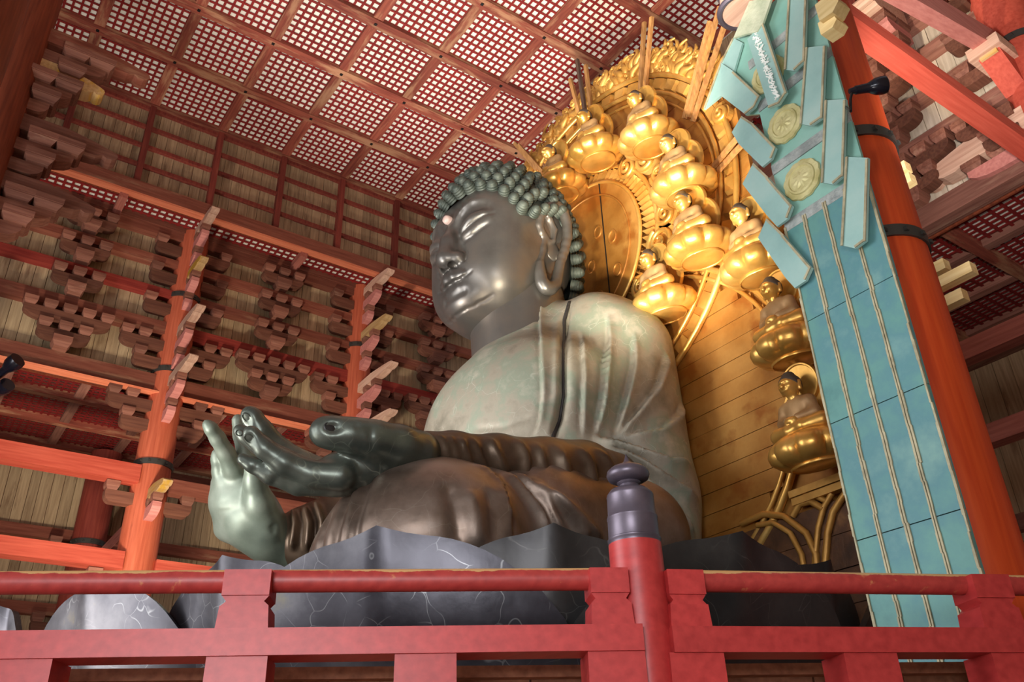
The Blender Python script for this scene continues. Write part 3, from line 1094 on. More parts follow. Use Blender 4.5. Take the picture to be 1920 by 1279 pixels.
    def face_groove(s, xz, w, depth, n=5):
        """groove whose path is first laid on the front of the surface"""
        dd = depth if hasattr(depth, '__len__') else [depth] * len(xz)
        P_, D_ = [], []
        for q in range(len(xz) - 1):
            for t in np.linspace(0, 1, n, endpoint=False):
                P_.append([xz[q][i] + (xz[q + 1][i] - xz[q][i]) * t for i in (0, 1)])
                D_.append(dd[q] + (dd[q + 1] - dd[q]) * t)
        P_.append(list(xz[-1]))
        D_.append(dd[-1])
        return s.groove([(x, s.front(x, z), z) for x, z in P_], w, D_)

    def mesh(s):
        """naive surface nets"""
        F = s.F
        neg = F < 0
        nx, ny, nz = F.shape
        c = [neg[i:nx - 1 + i, j:ny - 1 + j, k:nz - 1 + k] for i in (0, 1) for j in (0, 1) for k in (0, 1)]
        cnt = sum(x.astype(np.int8) for x in c)
        act = (cnt > 0) & (cnt < 8)
        idx = np.argwhere(act)
        ids = np.full(act.shape, -1, np.int64)
        ids[act] = np.arange(len(idx))
        off = np.array([(i, j, k) for i in (0, 1) for j in (0, 1) for k in (0, 1)])
        vals = np.stack([F[idx[:, 0] + o[0], idx[:, 1] + o[1], idx[:, 2] + o[2]] for o in off], 1)
        acc = np.zeros((len(idx), 3))
        num = np.zeros(len(idx))
        for p in range(8):
            for q in range(p + 1, 8):
                if np.abs(off[p] - off[q]).sum() == 1:
                    va, vb = vals[:, p], vals[:, q]
                    m = (va < 0) != (vb < 0)
                    t = np.where(m, va / np.where(m, va - vb, 1), 0)
                    pt = off[p] + t[:, None] * (off[q] - off[p])
                    acc[m] += pt[m]
                    num[m] += 1
        v = s.lo + s.h * (idx + acc / num[:, None])
        quads = []
        for ax in range(3):
            a1, a2 = (ax + 1) % 3, (ax + 2) % 3
            sh = [slice(None)] * 3
            sh2 = [slice(None)] * 3
            sh[ax] = slice(0, -1)
            sh2[ax] = slice(1, None)
            A, B = neg[tuple(sh)], neg[tuple(sh2)]
            e = np.argwhere(A != B)
            e = e[(e[:, a1] > 0) & (e[:, a2] > 0) & (e[:, a1] < F.shape[a1] - 1) & (e[:, a2] < F.shape[a2] - 1)]
            if not len(e):
                continue
            fl_ = A[e[:, 0], e[:, 1], e[:, 2]]
            def cid(d1, d2):
                g = e.copy()
                g[:, a1] -= d1
                g[:, a2] -= d2
                return ids[g[:, 0], g[:, 1], g[:, 2]]
            q = np.stack([cid(1, 1), cid(0, 1), cid(0, 0), cid(1, 0)], 1)
            q[~fl_] = q[~fl_][:, ::-1]
            quads.append(q)
        return v, np.concatenate(quads)


def sculpt_obj(name, v, q, mat, parent=None, origin=(0, 0, 0)):
    me = bpy.data.meshes.new(name)
    v = np.asarray(v, np.float32) - np.asarray(origin, np.float32)
    me.vertices.add(len(v))
    me.vertices.foreach_set('co', v.ravel())
    me.loops.add(len(q) * 4)
    me.loops.foreach_set('vertex_index', q.ravel().astype(np.int32))
    me.polygons.add(len(q))
    me.polygons.foreach_set('loop_start', np.arange(0, len(q) * 4, 4, dtype=np.int32))
    me.polygons.foreach_set('loop_total', np.full(len(q), 4, np.int32))
    me.polygons.foreach_set('use_smooth', np.ones(len(q), bool))
    me.materials.append(mat)
    me.update(calc_edges=True)
    me.validate()
    o = bpy.data.objects.new(name, me)
    link(o, parent)
    return o


def vnormals(v, q):
    n = np.cross(v[q[:, 2]] - v[q[:, 0]], v[q[:, 3]] - v[q[:, 1]])
    acc = np.zeros_like(v)
    for k in range(4):
        np.add.at(acc, q[:, k], n)
    return acc / (np.linalg.norm(acc, axis=1, keepdims=True) + 1e-12)


def relax(v, q, it=1, lam=0.5):
    """light laplacian smoothing"""
    e = np.concatenate([q[:, [0, 1]], q[:, [1, 2]], q[:, [2, 3]], q[:, [3, 0]]])
    for _ in range(it):
        acc = np.zeros_like(v)
        cnt = np.zeros(len(v))
        np.add.at(acc, e[:, 0], v[e[:, 1]])
        np.add.at(cnt, e[:, 0], 1)
        v = v + lam * (acc / np.maximum(cnt, 1)[:, None] - v)
    return v


def drape(v, q, folds):
    """cloth folds: each fold = (pixel polyline, width m, height m, style); the polyline is laid on the surface first,
    then the surface is moved along its normals around that 3-D line"""
    bv = BVHTree.FromPolygons([Vector(p) for p in v], [tuple(f) for f in q])
    nrm = vnormals(v, q)
    disp = np.zeros(len(v))
    for line, w, amp, style in folds:
        pts = []
        for a, b in zip(line[:-1], line[1:]):
            for t in np.linspace(0, 1, 8, endpoint=False):
                pts.append((a[0] + (b[0] - a[0]) * t, a[1] + (b[1] - a[1]) * t))
        pts.append(line[-1])
        hit = []
        for px, py in pts:
            r = ray(px, py)
            h = bv.ray_cast(Vector(CAM), Vector(r / np.linalg.norm(r)))
            if h[0] is not None:
                hit.append(np.array(h[0]))
        if len(hit) < 2:
            continue
        hit = np.array(hit)
        n = len(hit)
        lo, hi = hit.min(0) - 3 * w, hit.max(0) + 3 * w
        sel = np.where(np.all((v > lo) & (v < hi), axis=1))[0]
        if not len(sel):
            continue
        best = np.full(len(sel), 1e9)
        side = np.zeros(len(sel))
        tpar = np.zeros(len(sel))
        p = v[sel]
        for i in range(n - 1):
            a, b = hit[i], hit[i + 1]
            ba = b - a
            L2 = ba @ ba + 1e-9
            if L2 > 1.0:
                continue
            t = np.clip((p - a) @ ba / L2, 0, 1)
            dv = p - a - t[:, None] * ba
            d = np.linalg.norm(dv, axis=1)
            m = d < best
            cr = np.einsum('ij,ij->i', np.cross(np.broadcast_to(ba / math.sqrt(L2), dv.shape), dv), nrm[sel])
            best[m] = d[m]
            side[m] = cr[m]
            tpar[m] = ((i + t) / (n - 1))[m]
        fade = np.clip(np.minimum(tpar, 1 - tpar) * 6, 0.0, 1)
        if style == 'ridge':
            prof = np.exp(-(best / w) ** 2)
        elif style == 'groove':
            prof = -np.exp(-(best / w) ** 2)
        else:                      # 'step': a pleat, high on one side of the line and cut in on the other
            s_ = side / w
            g = np.exp(-np.abs(s_) * 1.2)
            prof = np.where(s_ > 0, g, -0.7 * np.exp(-np.abs(s_) * 2.5)) * np.tanh(np.abs(s_) * 6 + .15)
            if style == 'step-':
                prof = np.where(s_ < 0, g, -0.7 * np.exp(-np.abs(s_) * 2.5)) * np.tanh(np.abs(s_) * 6 + .15)
        disp[sel] += amp * prof * fade * (best < 3 * w)
    return v + nrm * disp[:, None]
# ================================================================== THE GREAT BRONZE STATUE
buddha = empty('seated_buddha_statue', (-14, 10, 5.0))
tag(buddha, 'colossal dark bronze seated Buddha statue with raised hand and curled hair, on lotus petals', 'statue')
BO = np.array([-14, 10, 5.0])

# ---------------------------------------------------------------- head
HS = 0.817
HQ = (-14.12, 10.0, 13.27)
_pt, _yw = 0.061, 0.12


def h2w(p):
    p = np.atleast_2d(np.asarray(p, float))
    X = p[:, 0]
    Fw = p[:, 1] * math.cos(_pt) + p[:, 2] * math.sin(_pt)
    Z = -p[:, 1] * math.sin(_pt) + p[:, 2] * math.cos(_pt)
    X2 = X * math.cos(_yw) + Fw * math.sin(_yw)
    F2 = -X * math.sin(_yw) + Fw * math.cos(_yw)
    return np.stack([HQ[0] + HS * X2, HQ[1] - HS * F2, HQ[2] + HS * Z], 1)


def w2h(w):
    w = np.atleast_2d(np.asarray(w, float))
    X2 = (w[:, 0] - HQ[0]) / HS
    F2 = -(w[:, 1] - HQ[1]) / HS
    Z = (w[:, 2] - HQ[2]) / HS
    X = X2 * math.cos(_yw) - F2 * math.sin(_yw)
    Fw = X2 * math.sin(_yw) + F2 * math.cos(_yw)
    return np.stack([X, Fw * math.cos(_pt) - Z * math.sin(_pt), Fw * math.sin(_pt) + Z * math.cos(_pt)], 1)


def hx(px, py, xl):
    """head-local point on the sagittal-parallel plane x = xl seen at a photo pixel"""
    o = w2h(CAM)[0]
    d = w2h(CAM + ray(px, py))[0] - o
    t = (xl - o[0]) / d[0]
    return o + t * d


V = Vol((-2.2, -2.3, -2.5), (2.2, 2.75, 3.1), 0.03)
V.ell((0, -.05, .50), (1.76, 1.98, 2.35), 0.1)                # skull
for sx in (-1, 1):
    V.ell((.62 * sx, .82, .75), (1.02, 1.14, 1.25), 0.4)      # broad forehead
    V.ell((.80 * sx, .80, -.35), (.86, .98, 1.05), 0.45)      # full flat cheeks
    V.ell((.74 * sx, 1.0, -1.0), (.74, .70, .72), 0.4)
V.ell((0, .62, -.78), (1.42, 1.36, 1.28), 0.6)                # jaw
V.ell((0, 1.58, -1.55), (.60, .46, .42), 0.4)                 # chin
V.ell((0, .35, -1.70), (1.05, 1.15, .50), 0.4)                # under the jaw
# brow and eye sockets
for sx in (-1, 1):
    X_ = lambda L: [(x * sx, z) for x, z in L]
    V.face_groove(X_([(.22, .36), (.28, .60), (.50, .82), (.86, .96), (1.18, .93), (1.42, .74)]), .15, [.06, .15, .19, .19, .12, .0])
    V.face_groove(X_([(.15, .62), (.27, .90), (.52, 1.12), (.86, 1.22), (1.20, 1.15)]), .06, [-.02, -.05, -.05, -.04, 0])
    # upper lid, the lower part of the eye, and the slit between them
    V.face_groove(X_([(.45, .42), (.85, .58), (1.25, .68)]), .12, [-.03, -.09, -.03])
    V.face_groove(X_([(.42, .14), (.80, .22), (1.28, .46)]), .11, [-.04, -.10, -.03])
    V.face_groove(X_([(.38, .24), (.62, .34), (.98, .46), (1.40, .62)]), .035, [.04, .10, .10, .03])
    V.face_groove(X_([(.42, .01), (.78, .03), (1.25, .26)]), .06, [.04, .07, .02])
    V.groove([(.33 * sx, 2.0, .22), (.42 * sx, 1.96, -.15), (.52 * sx, 1.92, -.42), (.50 * sx, 1.9, -.56)], .11, .10)
# nose
V.chain([((0, 1.90, .66), .17), ((0, 2.05, .2), .22), ((0, 2.17, -.34), .29)], 0.18)
V.ell((0, 2.14, -.42), (.29, .28, .23), 0.12)
for sx in (-1, 1):
    V.ell((.29 * sx, 2.0, -.44), (.22, .24, .19), 0.1)
    V.ell((.185 * sx, 2.10, -.66), (.115, .16, .14), 0.03, 'sub')
# philtrum, lips
V.groove([(0, 2.12, -.70), (0, 2.16, -.80)], .05, .03)
V.chain([((-.68, 1.74, -1.03), .05), ((-.40, 1.93, -.98), .14), ((-.14, 2.02, -.95), .17), ((.14, 2.02, -.95), .17), ((.40, 1.93, -.98), .14), ((.68, 1.74, -1.03), .05)], 0.05)
V.chain([((-.30, 1.96, -.86), .12), ((-.12, 2.02, -.84), .14), ((.12, 2.02, -.84), .14), ((.30, 1.96, -.86), .12)], 0.08)
V.chain([((-.50, 1.70, -1.22), .09), ((-.2, 1.82, -1.29), .21), ((.2, 1.82, -1.29), .21), ((.50, 1.70, -1.22), .09)], 0.06)
V.face_groove([(-.72, -1.02), (-.35, -1.12), (0, -1.11), (.35, -1.12), (.72, -1.02)], .03, [.03, .10, .10, .10, .03])
for sx in (-1, 1):
    V.bump((.74 * sx, 1.62, -1.02), .1, -.08)
V.face_groove([(-.4, -1.50), (0, -1.54), (.4, -1.50)], .1, .07)
# crease of the double chin
V.face_groove([(-1.0, -1.66), (-.75, -1.78), (-.42, -1.89), (0, -1.94), (.42, -1.89), (.75, -1.78), (1.0, -1.66)], .04, [.0, .05, .05, .05, .05, .05, .0])
hv, hq = V.mesh()
hv = relax(hv, hq, 1, .4)
head = sculpt_obj('head', h2w(hv) - BO, hq[:, ::-1], M['bronze_face'], buddha)

# urna (the pale boss on the forehead)
u0 = w2h(at(831, 415, 19.8))[0]
mb = MB()
c = np.array([-.04, 1.98, 1.0])
mb.lathe([(.02, -.17), (.10, -.16), (.135, -.08), (.13, .0), (.13, .2)], (0, 0, 0), 16)
vv = np.array(mb.v)
vv = np.stack([vv[:, 0], -vv[:, 2], vv[:, 1]], 1) + c
mesh_obj('urna', h2w(vv), mb.f, M['urna'], head, True)
# Blender keeps children in the parent's frame: head sits at the root frame
# ---------------------------------------------------------------- ears
XL = 1.80
def ear_volume():
    E = Vol((1.25, -1.5, -2.1), (2.35, .9, 1.5), 0.028)
    hel = [(1011, 424), (1012, 408), (1018, 396), (1030, 387), (1045, 387), (1057, 399), (1063, 420), (1064, 445), (1058, 472), (1050, 495), (1046, 515), (1042, 532), (1033, 541), (1023, 540), (1016, 530), (1013, 514), (1012, 497)]
    xs = [1.74, 1.78, 1.84, 1.9, 1.95, 1.98, 1.98, 1.95, 1.9, 1.86, 1.82, 1.8, 1.78, 1.76, 1.74, 1.74, 1.72]
    rr = [.10, .12, .12, .12, .13, .13, .13, .125, .12, .12, .13, .15, .16, .16, .15, .14, .12]
    pts = [(hx(a, b, x), r) for (a, b), x, r in zip(hel, xs, rr)]
    pts2 = []
    for (a, ra), (b, rb) in zip(pts[:-1], pts[1:]):
        pts2 += [(a, ra), ((np.array(a) + np.array(b)) / 2, (ra + rb) / 2)]
    E.chain(pts2 + [pts[-1]], .09)
    # shell of the ear behind the rim
    E.ell(hx(1038, 425, 1.70), (.09, .42, .55), .08)
    E.ell(hx(1035, 470, 1.66), (.09, .30, .35), .08)
    # inner antihelix and tragus
    E.chain([(hx(1022, 398, 1.78), .07), (hx(1031, 412, 1.80), .085), (hx(1040, 432, 1.8), .085), (hx(1038, 452, 1.78), .06), (hx(1030, 456, 1.74), .05)], .05)
    E.chain([(hx(1010, 424, 1.74), .13), (hx(1015, 437, 1.74), .11), (hx(1027, 449, 1.73), .06)], .08)
    E.chain([(hx(1012, 497, 1.70), .12), (hx(1016, 470, 1.66), .12), (hx(1018, 445, 1.66), .12)], .1)
    E.ell(hx(1036, 420, 1.92), (.12, .1, .2), .06, 'sub')
    return E.mesh()


ev, eq = ear_volume()
ev = relax(ev, eq, 4, .5)
o = sculpt_obj('ear', h2w(ev) - BO, eq[:, ::-1], M['bronze_face'], head)
ev2 = ev.copy()
ev2[:, 0] *= -.96
ev2[:, 2] = ev2[:, 2] * .78 + .2
sculpt_obj('ear', h2w(ev2) - BO, eq, M['bronze_face'], head)

# ---------------------------------------------------------------- hair: cap and snail curls
HC, HR = np.array([0, -.05, .45]), np.array([1.92, 2.05, 2.80])
line = [(0, 1.80, 1.72), (.55, 1.72, 1.74), (.98, 1.42, 1.52), (1.28, 1.0, 1.08), (1.52, .66, .50), (1.62, .15, .80), (1.66, -.35, 1.0), (1.70, -.85, .6), (1.62, -1.15, -.2), (1.35, -1.45, -1.0), (.7, -1.75, -1.5), (0, -1.85, -1.6)]


def to_surf(p):
    d = (np.asarray(p, float) - HC) / HR
    d = d / np.linalg.norm(d)
    return HC + HR * d


hl = []
for sgn in (1, -1):
    L_ = [to_surf((x * sgn, y, z)) for x, y, z in line]
    if sgn < 0:
        L_ = L_[::-1][1:-1]
    hl += L_
hl = np.array(hl)
# dense hairline loop
dense = []
for i in range(len(hl)):
    a, b = hl[i], hl[(i + 1) % len(hl)]
    for t in np.linspace(0, 1, 14, endpoint=False):
        dense.append(to_surf(a + (b - a) * t))
dense = np.array(dense)
pole = np.array([0, -.45, .9])
pole /= np.linalg.norm(pole)
ex = np.array([1, 0, 0.])
ey = np.cross(pole, ex)


def polar(p):
    d = (p - HC) / HR
    d = d / np.linalg.norm(d, axis=-1, keepdims=True)
    return np.arccos(np.clip(d @ pole, -1, 1)), np.arctan2(d @ ey, d @ ex)


thl, phl = polar(dense)
order = np.argsort(phl)
phl_s, thl_s = phl[order], thl[order]
lim = lambda ph: np.interp(ph, phl_s, thl_s, period=2 * math.pi)
SPC = 0.342
cand = []
for k in range(0, 16):
    for ph in np.arange(-math.pi, math.pi, 0.012):
        th = lim(ph) - 0.05 - k * 0.150
        if th < 0.02:
            continue
        d = math.cos(th) * pole + math.sin(th) * (math.cos(ph) * ex + math.sin(ph) * ey)
        cand.append(HC + HR * d)
cand = np.array(cand)
acc = []
A_ = np.zeros((0, 3))
for p in cand:
    if len(A_) == 0 or np.min(((A_ - p) ** 2).sum(1)) > SPC * SPC:
        A_ = np.vstack([A_, p])
# leave out what lies on the far lower back, out of sight
keep = [p for p in A_ if not (p[0] < -.6 and p[1] < .2) and not (p[0] < .2 and p[1] < -1.2)]
# the cap under the curls
capv = Vol((-2.0, -2.4, -2.0), (2.0, 2.1, 2.7), 0.06)
capv.ell(HC, HR * 0.985, 0.0)
cv, cq = capv.mesh()
th_, ph_ = polar(cv)
okv = th_ < lim(ph_) - 0.04
okq = okv[cq].all(1)
used = np.unique(cq[okq])
remap = -np.ones(len(cv), int)
remap[used] = np.arange(len(used))
# small step at the hairline
hair = sculpt_obj('hair_cap', h2w(cv[used]) - BO, remap[cq[okq]][:, ::-1], M['bronze_curl'], head)
prof = []
for i in range(26):
    t = i / 25
    r = .168 * (1 - .12 * t) * math.sqrt(max(0, 1 - max(0, (t - .45) / .55) ** 2.2))
    r += 0.012 * math.sin(t * 5 * 2 * math.pi) * (1 - t * .6)
    prof.append((max(r, .004) * HS, (.0 + .37 * t) * HS))
CM = bpy.data.meshes.new('hair_curl')
mb = MB()
seg = 14
vv, ff = [], []
for i, (r, z) in enumerate(prof):
    for k in range(seg):
        a = 2 * math.pi * k / seg
        zz = z + .011 * HS * (k / seg)
        vv.append((r * math.cos(a), r * math.sin(a), zz))
for i in range(len(prof) - 1):
    for k in range(seg):
        k2 = (k + 1) % seg
        ff.append((i * seg + k, i * seg + k2, (i + 1) * seg + k2, (i + 1) * seg + k))
ff.append(tuple((len(prof) - 1) * seg + k for k in range(seg)))
CM.from_pydata(vv, [], ff)
CM.materials.append(M['bronze_curl'])
CM.polygons.foreach_set('use_smooth', [True] * len(CM.polygons))
CM.update()
rc = random.Random(5)
for p in keep[:300]:
    nl = (p - HC) / HR ** 2
    w0 = h2w(p - .03 * nl / np.linalg.norm(nl))[0]
    w1 = h2w(p + nl / np.linalg.norm(nl))[0]
    o = bpy.data.objects.new('hair_curl', CM)
    o.location = Vector(w0 - BO)
    qd = Vector(w1 - w0).to_track_quat('Z', 'Y')
    o.rotation_mode = 'QUATERNION'
    from mathutils import Quaternion
    o.rotation_quaternion = qd @ Quaternion((0, 0, 1), rc.uniform(0, 6.28))
    s_ = rc.uniform(.94, 1.06)
    o.scale = (s_, s_, s_)
    link(o, head)

# ---------------------------------------------------------------- neck
NV = Vol((-16.2, 8.2, 10.0), (-11.8, 12.4, 12.6), 0.06)
NV.cap((-13.9, 10.35, 10.4), (-13.92, 10.15, 12.3), 1.2, 1.1, .1)
for z in (11.0, 11.32):
    pass
nv, nq = NV.mesh()
sculpt_obj('neck', nv - BO, nq[:, ::-1], M['bronze_face'], buddha)

# ---------------------------------------------------------------- torso in its robe
def torso_vol(h=0.075):
    T = Vol((-18.2, 7.2, 4.4), (-9.0, 13.4, 12.4), h)
    T.ell((-14.0, 10.3, 8.0), (2.65, 2.0, 2.8), .3)                   # belly
    T.ell((-13.9, 10.25, 9.3), (2.7, 1.85, 1.75), .6)                 # chest
    T.cap((-15.6, 10.6, 10.0), (-12.5, 11.25, 11.05), .95, 1.02, .8)   # shoulders
    T.cap((-13.95, 10.6, 10.2), (-13.9, 10.45, 11.5), 1.4, 1.1, .5)
    T.cap((-11.95, 11.5, 10.5), (-11.75, 11.4, 7.4), 1.02, 1.02, .5)   # left upper arm under the robe
    T.cap((-16.0, 10.7, 9.6), (-16.4, 10.2, 7.2), .85, .85, .6)
    T.ell((-11.9, 11.1, 6.2), (1.25, 1.3, 1.9), .7)
    return T


def pts(L):
    return [(at(a, b, d), r) for a, b, d, r in L]


def bounds(*chains):
    P_ = np.array([p for ch in chains for p, r in ch])
    R_ = max(r for ch in chains for p, r in ch)
    return P_.min(0) - R_ - .25, P_.max(0) + R_ + .25


def sleeve_vol(h=0.06):
    c1 = pts([(800, 842, 12.9, .27), (850, 850, 13.2, .31), (930, 864, 13.7, .40), (1020, 880, 14.3, .50), (1090, 890, 15.0, .56), (1150, 900, 15.9, .50)])
    c2 = pts([(1050, 915, 14.6, .55), (1095, 965, 15.0, .62), (1110, 1040, 15.1, .7)])
    T = Vol(*bounds(c1, c2), h)
    T.chain(c1, .15).chain(c2, .4)
    return T


def leg_vol(h=0.06):
    c1 = pts([(835, 1010, 13.2, 1.08), (1000, 1000, 14.0, 1.1), (1180, 1010, 15.3, 1.05)])
    lo, hi = bounds(c1)
    T = Vol(lo - 1.0, hi + .6, h)
    T.chain(c1, .3)
    k = at(800, 1000, 12.75)
    T.ell(k, (1.45, 1.35, 1.02), .5)
    T.ell(at(790, 1060, 12.75), (1.7, 1.6, .9), .4)
    return T


def lap_vol(h=0.09):
    T = Vol((-19.5, 4.2, 4.4), (-9.2, 12.0, 7.2), h)
    T.cap((-16.8, 6.4, 5.3), (-16.0, 9.8, 5.6), .95, 1.1, .3)
    T.cap((-16.6, 6.0, 5.2), (-11.4, 6.6, 5.2), .85, .9, .4)
    T.ell((-14, 8.6, 5.2), (3.6, 2.8, .9), .4)
    return T


def left_hand_vol(h=0.035):
    ch = [
        pts([(815, 842, 13.0, .25), (770, 850, 12.75, .31), (700, 872, 12.45, .35), (640, 888, 12.25, .30), (590, 893, 12.1, .20)]),
        pts([(760, 862, 13.2, .30), (690, 885, 13.0, .30), (620, 893, 12.7, .22)]),
        pts([(785, 848, 12.6, .28), (745, 836, 12.35, .27), (700, 823, 12.15, .235), (660, 815, 12.05, .205), (620, 811, 12.0, .195), (606, 810, 12.0, .185)]),     # thumb
        pts([(625, 910, 12.2, .16), (560, 908, 12.1, .155), (508, 890, 12.0, .135), (474, 872, 12.0, .105), (455, 861, 12.0, .085)]),     # lowest finger
        pts([(640, 893, 12.0, .20), (585, 889, 11.95, .175), (535, 868, 11.9, .16), (497, 842, 11.9, .14), (474, 819, 11.9, .115), (470, 812, 11.9, .105)]),
        pts([(600, 890, 12.5, .17), (530, 862, 12.35, .16), (486, 833, 12.3, .14), (462, 818, 12.3, .12), (450, 808, 12.3, .1)]),
        pts([(630, 893, 12.8, .20), (570, 872, 12.7, .19), (522, 843, 12.65, .175), (492, 808, 12.6, .155), (474, 785, 12.6, .145), (468, 778, 12.6, .13)]),
    ]
    T = Vol(*bounds(*ch), h)
    T.chain(ch[0], .1).chain(ch[1], .35)
    T.chain(ch[2], .16)
    for c in ch[3:]:
        T.chain(c, .055)
    for L_ in ([(670, 842), (664, 815), (668, 795)], [(700, 850), (694, 820), (698, 798)], [(540, 858), (528, 880)], [(505, 842), (490, 862)], [(520, 896), (508, 912)], [(484, 870), (472, 886)], [(520, 832), (500, 848)]):
        T.groove([at(a, b, 11.9) for a, b in L_], .03, .02)
    T.bump(at(624, 802, 11.84), (.085, .10, .065), -.11)          # thumb nail
    T.bump(at(469, 824, 11.80), (.055, .055, .085), -.08)           # nail
    T.bump(at(464, 788, 12.48), (.055, .055, .09), -.08)
    return T


def right_hand_vol(h=0.04):
    ch = [
        pts([(560, 1030, 17.2, .40), (510, 1012, 17.05, .40), (462, 985, 16.95, .42), (440, 940, 16.95, .36), (428, 905, 16.95, .24)]),
        pts([(500, 1005, 17.0, .42), (480, 960, 16.9, .38), (468, 915, 16.9, .27)]),
        pts([(425, 990, 17.1, .25), (421, 940, 17.1, .23), (415, 905, 17.1, .17)]),
        pts([(448, 905, 16.9, .19), (438, 880, 16.8, .185), (424, 850, 16.65, .165), (408, 822, 16.5, .145), (396, 804, 16.4, .125), (389, 796, 16.4, .10)]),   # bent middle finger
        pts([(424, 915, 17.0, .17), (413, 885, 16.95, .155), (410, 862, 16.9, .14), (408, 852, 16.9, .12)]),
        pts([(436, 912, 16.95, .16), (430, 885, 16.95, .15), (424, 862, 16.95, .12)]),
        pts([(470, 905, 17.0, .19), (462, 860, 17.0, .175), (452, 815, 17.0, .15), (446, 788, 17.0, .12)]),          # index
        pts([(505, 990, 16.75, .30), (487, 945, 16.6, .27), (478, 905, 16.5, .2), (474, 880, 16.4, .16)]),           # thumb
    ]
    T = Vol(*bounds(*ch), h)
    T.chain(ch[0], .1).chain(ch[1], .3).chain(ch[2], .25)
    for c in ch[3:7]:
        T.chain(c, .06)
    T.chain(ch[7], .12)
    # palm lines
    T.groove([at(408, 945, 16.6), at(430, 935, 16.5), at(450, 915, 16.5)], .035, .05)
    T.groove([at(408, 962, 16.6), at(432, 958, 16.5), at(456, 950, 16.4)], .035, .04)
    T.groove([at(455, 1008, 16.6), at(485, 1004, 16.55), at(515, 985, 16.5)], .04, .05)
    T.groove([at(458, 1014, 16.6), at(490, 1010, 16.55), at(520, 992, 16.5)], .03, .04)
    return T


def right_sleeve_vol(h=0.06):
    c = pts([(535, 1012, 17.15, .42), (575, 1010, 17.3, .62), (640, 1000, 17.6, .78), (760, 960, 18.2, .8)])
    T = Vol(*bounds(c), h)
    T.chain(c, .2)
    return T


# BUILD
FOLD = 1.0
v, q = torso_vol(.048).mesh()
v = relax(v, q, 3, .5)
v = drape(v, q, [
    ([(1018, 545), (1010, 575), (1012, 620), (1015, 690), (1017, 740), (1012, 785), (998, 822)], .10, 0.123, 'step'),
    ([(1095, 534), (1070, 560), (1058, 600), (1056, 680), (1057, 740), (1050, 785), (1036, 824)], .07, 0.220, 'groove'),
    ([(1034, 590), (1034, 690), (1030, 760)], .06, 0.020, 'groove'),
    ([(1138, 590), (1140, 640), (1133, 690), (1128, 750), (1112, 822)], .16, 0.193, 'step'),
    ([(1188, 625), (1186, 690), (1172, 750), (1152, 822)], .16, 0.193, 'step'),
    ([(1088, 620), (1093, 700), (1090, 822)], .12, 0.123, 'step'),
    ([(1250, 660), (1244, 687), (1231, 728), (1187, 785), (1154, 821)], .16, 0.193, 'step'),
    ([(1284, 740), (1272, 778), (1240, 806), (1165, 820)], .14, 0.175, 'step'),
    ([(1110, 815), (1200, 846), (1250, 864), (1302, 866)], .15, 0.32, 'step-'),
    ([(1140, 838), (1207, 870), (1260, 903), (1312, 936)], .15, 0.32, 'step-'),
    ([(1165, 870), (1211, 898), (1260, 947), (1305, 1002)], .15, 0.30, 'step-'),
    ([(882, 805), (943, 801), (1008, 776)], .05, 0.030, 'groove'),
])
v = relax(v, q, 1, .4)
sculpt_obj('torso', v - BO, q[:, ::-1], M['bronze_torso'], buddha)
bv = BVHTree.FromPolygons([Vector(p) for p in v], [tuple(f) for f in q])
shade_line = []
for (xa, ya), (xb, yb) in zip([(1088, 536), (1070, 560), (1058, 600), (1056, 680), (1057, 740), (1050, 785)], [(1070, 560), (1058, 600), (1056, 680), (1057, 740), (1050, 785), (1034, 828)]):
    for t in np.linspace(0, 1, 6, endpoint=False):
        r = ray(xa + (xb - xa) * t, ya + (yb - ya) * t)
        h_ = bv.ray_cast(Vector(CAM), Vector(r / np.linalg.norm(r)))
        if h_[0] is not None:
            shade_line.append(np.array(h_[0]))
o = MB().tube(shade_line, .042, 8).build('robe_groove_shade', M['petal_dark'], buddha)  # added dark tube, the shade inside the robe groove as colour
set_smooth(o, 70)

v, q = sleeve_vol(.042).mesh()
v = drape(v, q, [
    ([(820, 812), (836, 835), (842, 870)], .05, .06, 'ridge'),
    ([(840, 815), (852, 840), (860, 875)], .05, .07, 'ridge'),
    ([(863, 818), (873, 850), (884, 885)], .06, .08, 'ridge'),
    ([(885, 820), (898, 855), (914, 890)], .06, .08, 'ridge'),
    ([(914, 818), (935, 860), (950, 895)], .08, .10, 'ridge'),
    ([(968, 822), (985, 862), (982, 905)], .09, .11, 'ridge'),
    ([(1006, 828), (1019, 880), (1024, 930)], .09, .10, 'ridge'),
    ([(1046, 832), (1060, 880), (1064, 940), (1080, 1010)], .10, .11, 'ridge'),
    ([(1080, 834), (1105, 874), (1114, 930), (1128, 1000)], .12, .13, 'ridge'),
    ([(1118, 836), (1145, 880), (1156, 930), (1160, 1000)], .12, .12, 'ridge'),
])
v = relax(v, q, 2, .5)
sculpt_obj('left_sleeve', v - BO, q[:, ::-1], M['bronze_sleeve'], buddha)

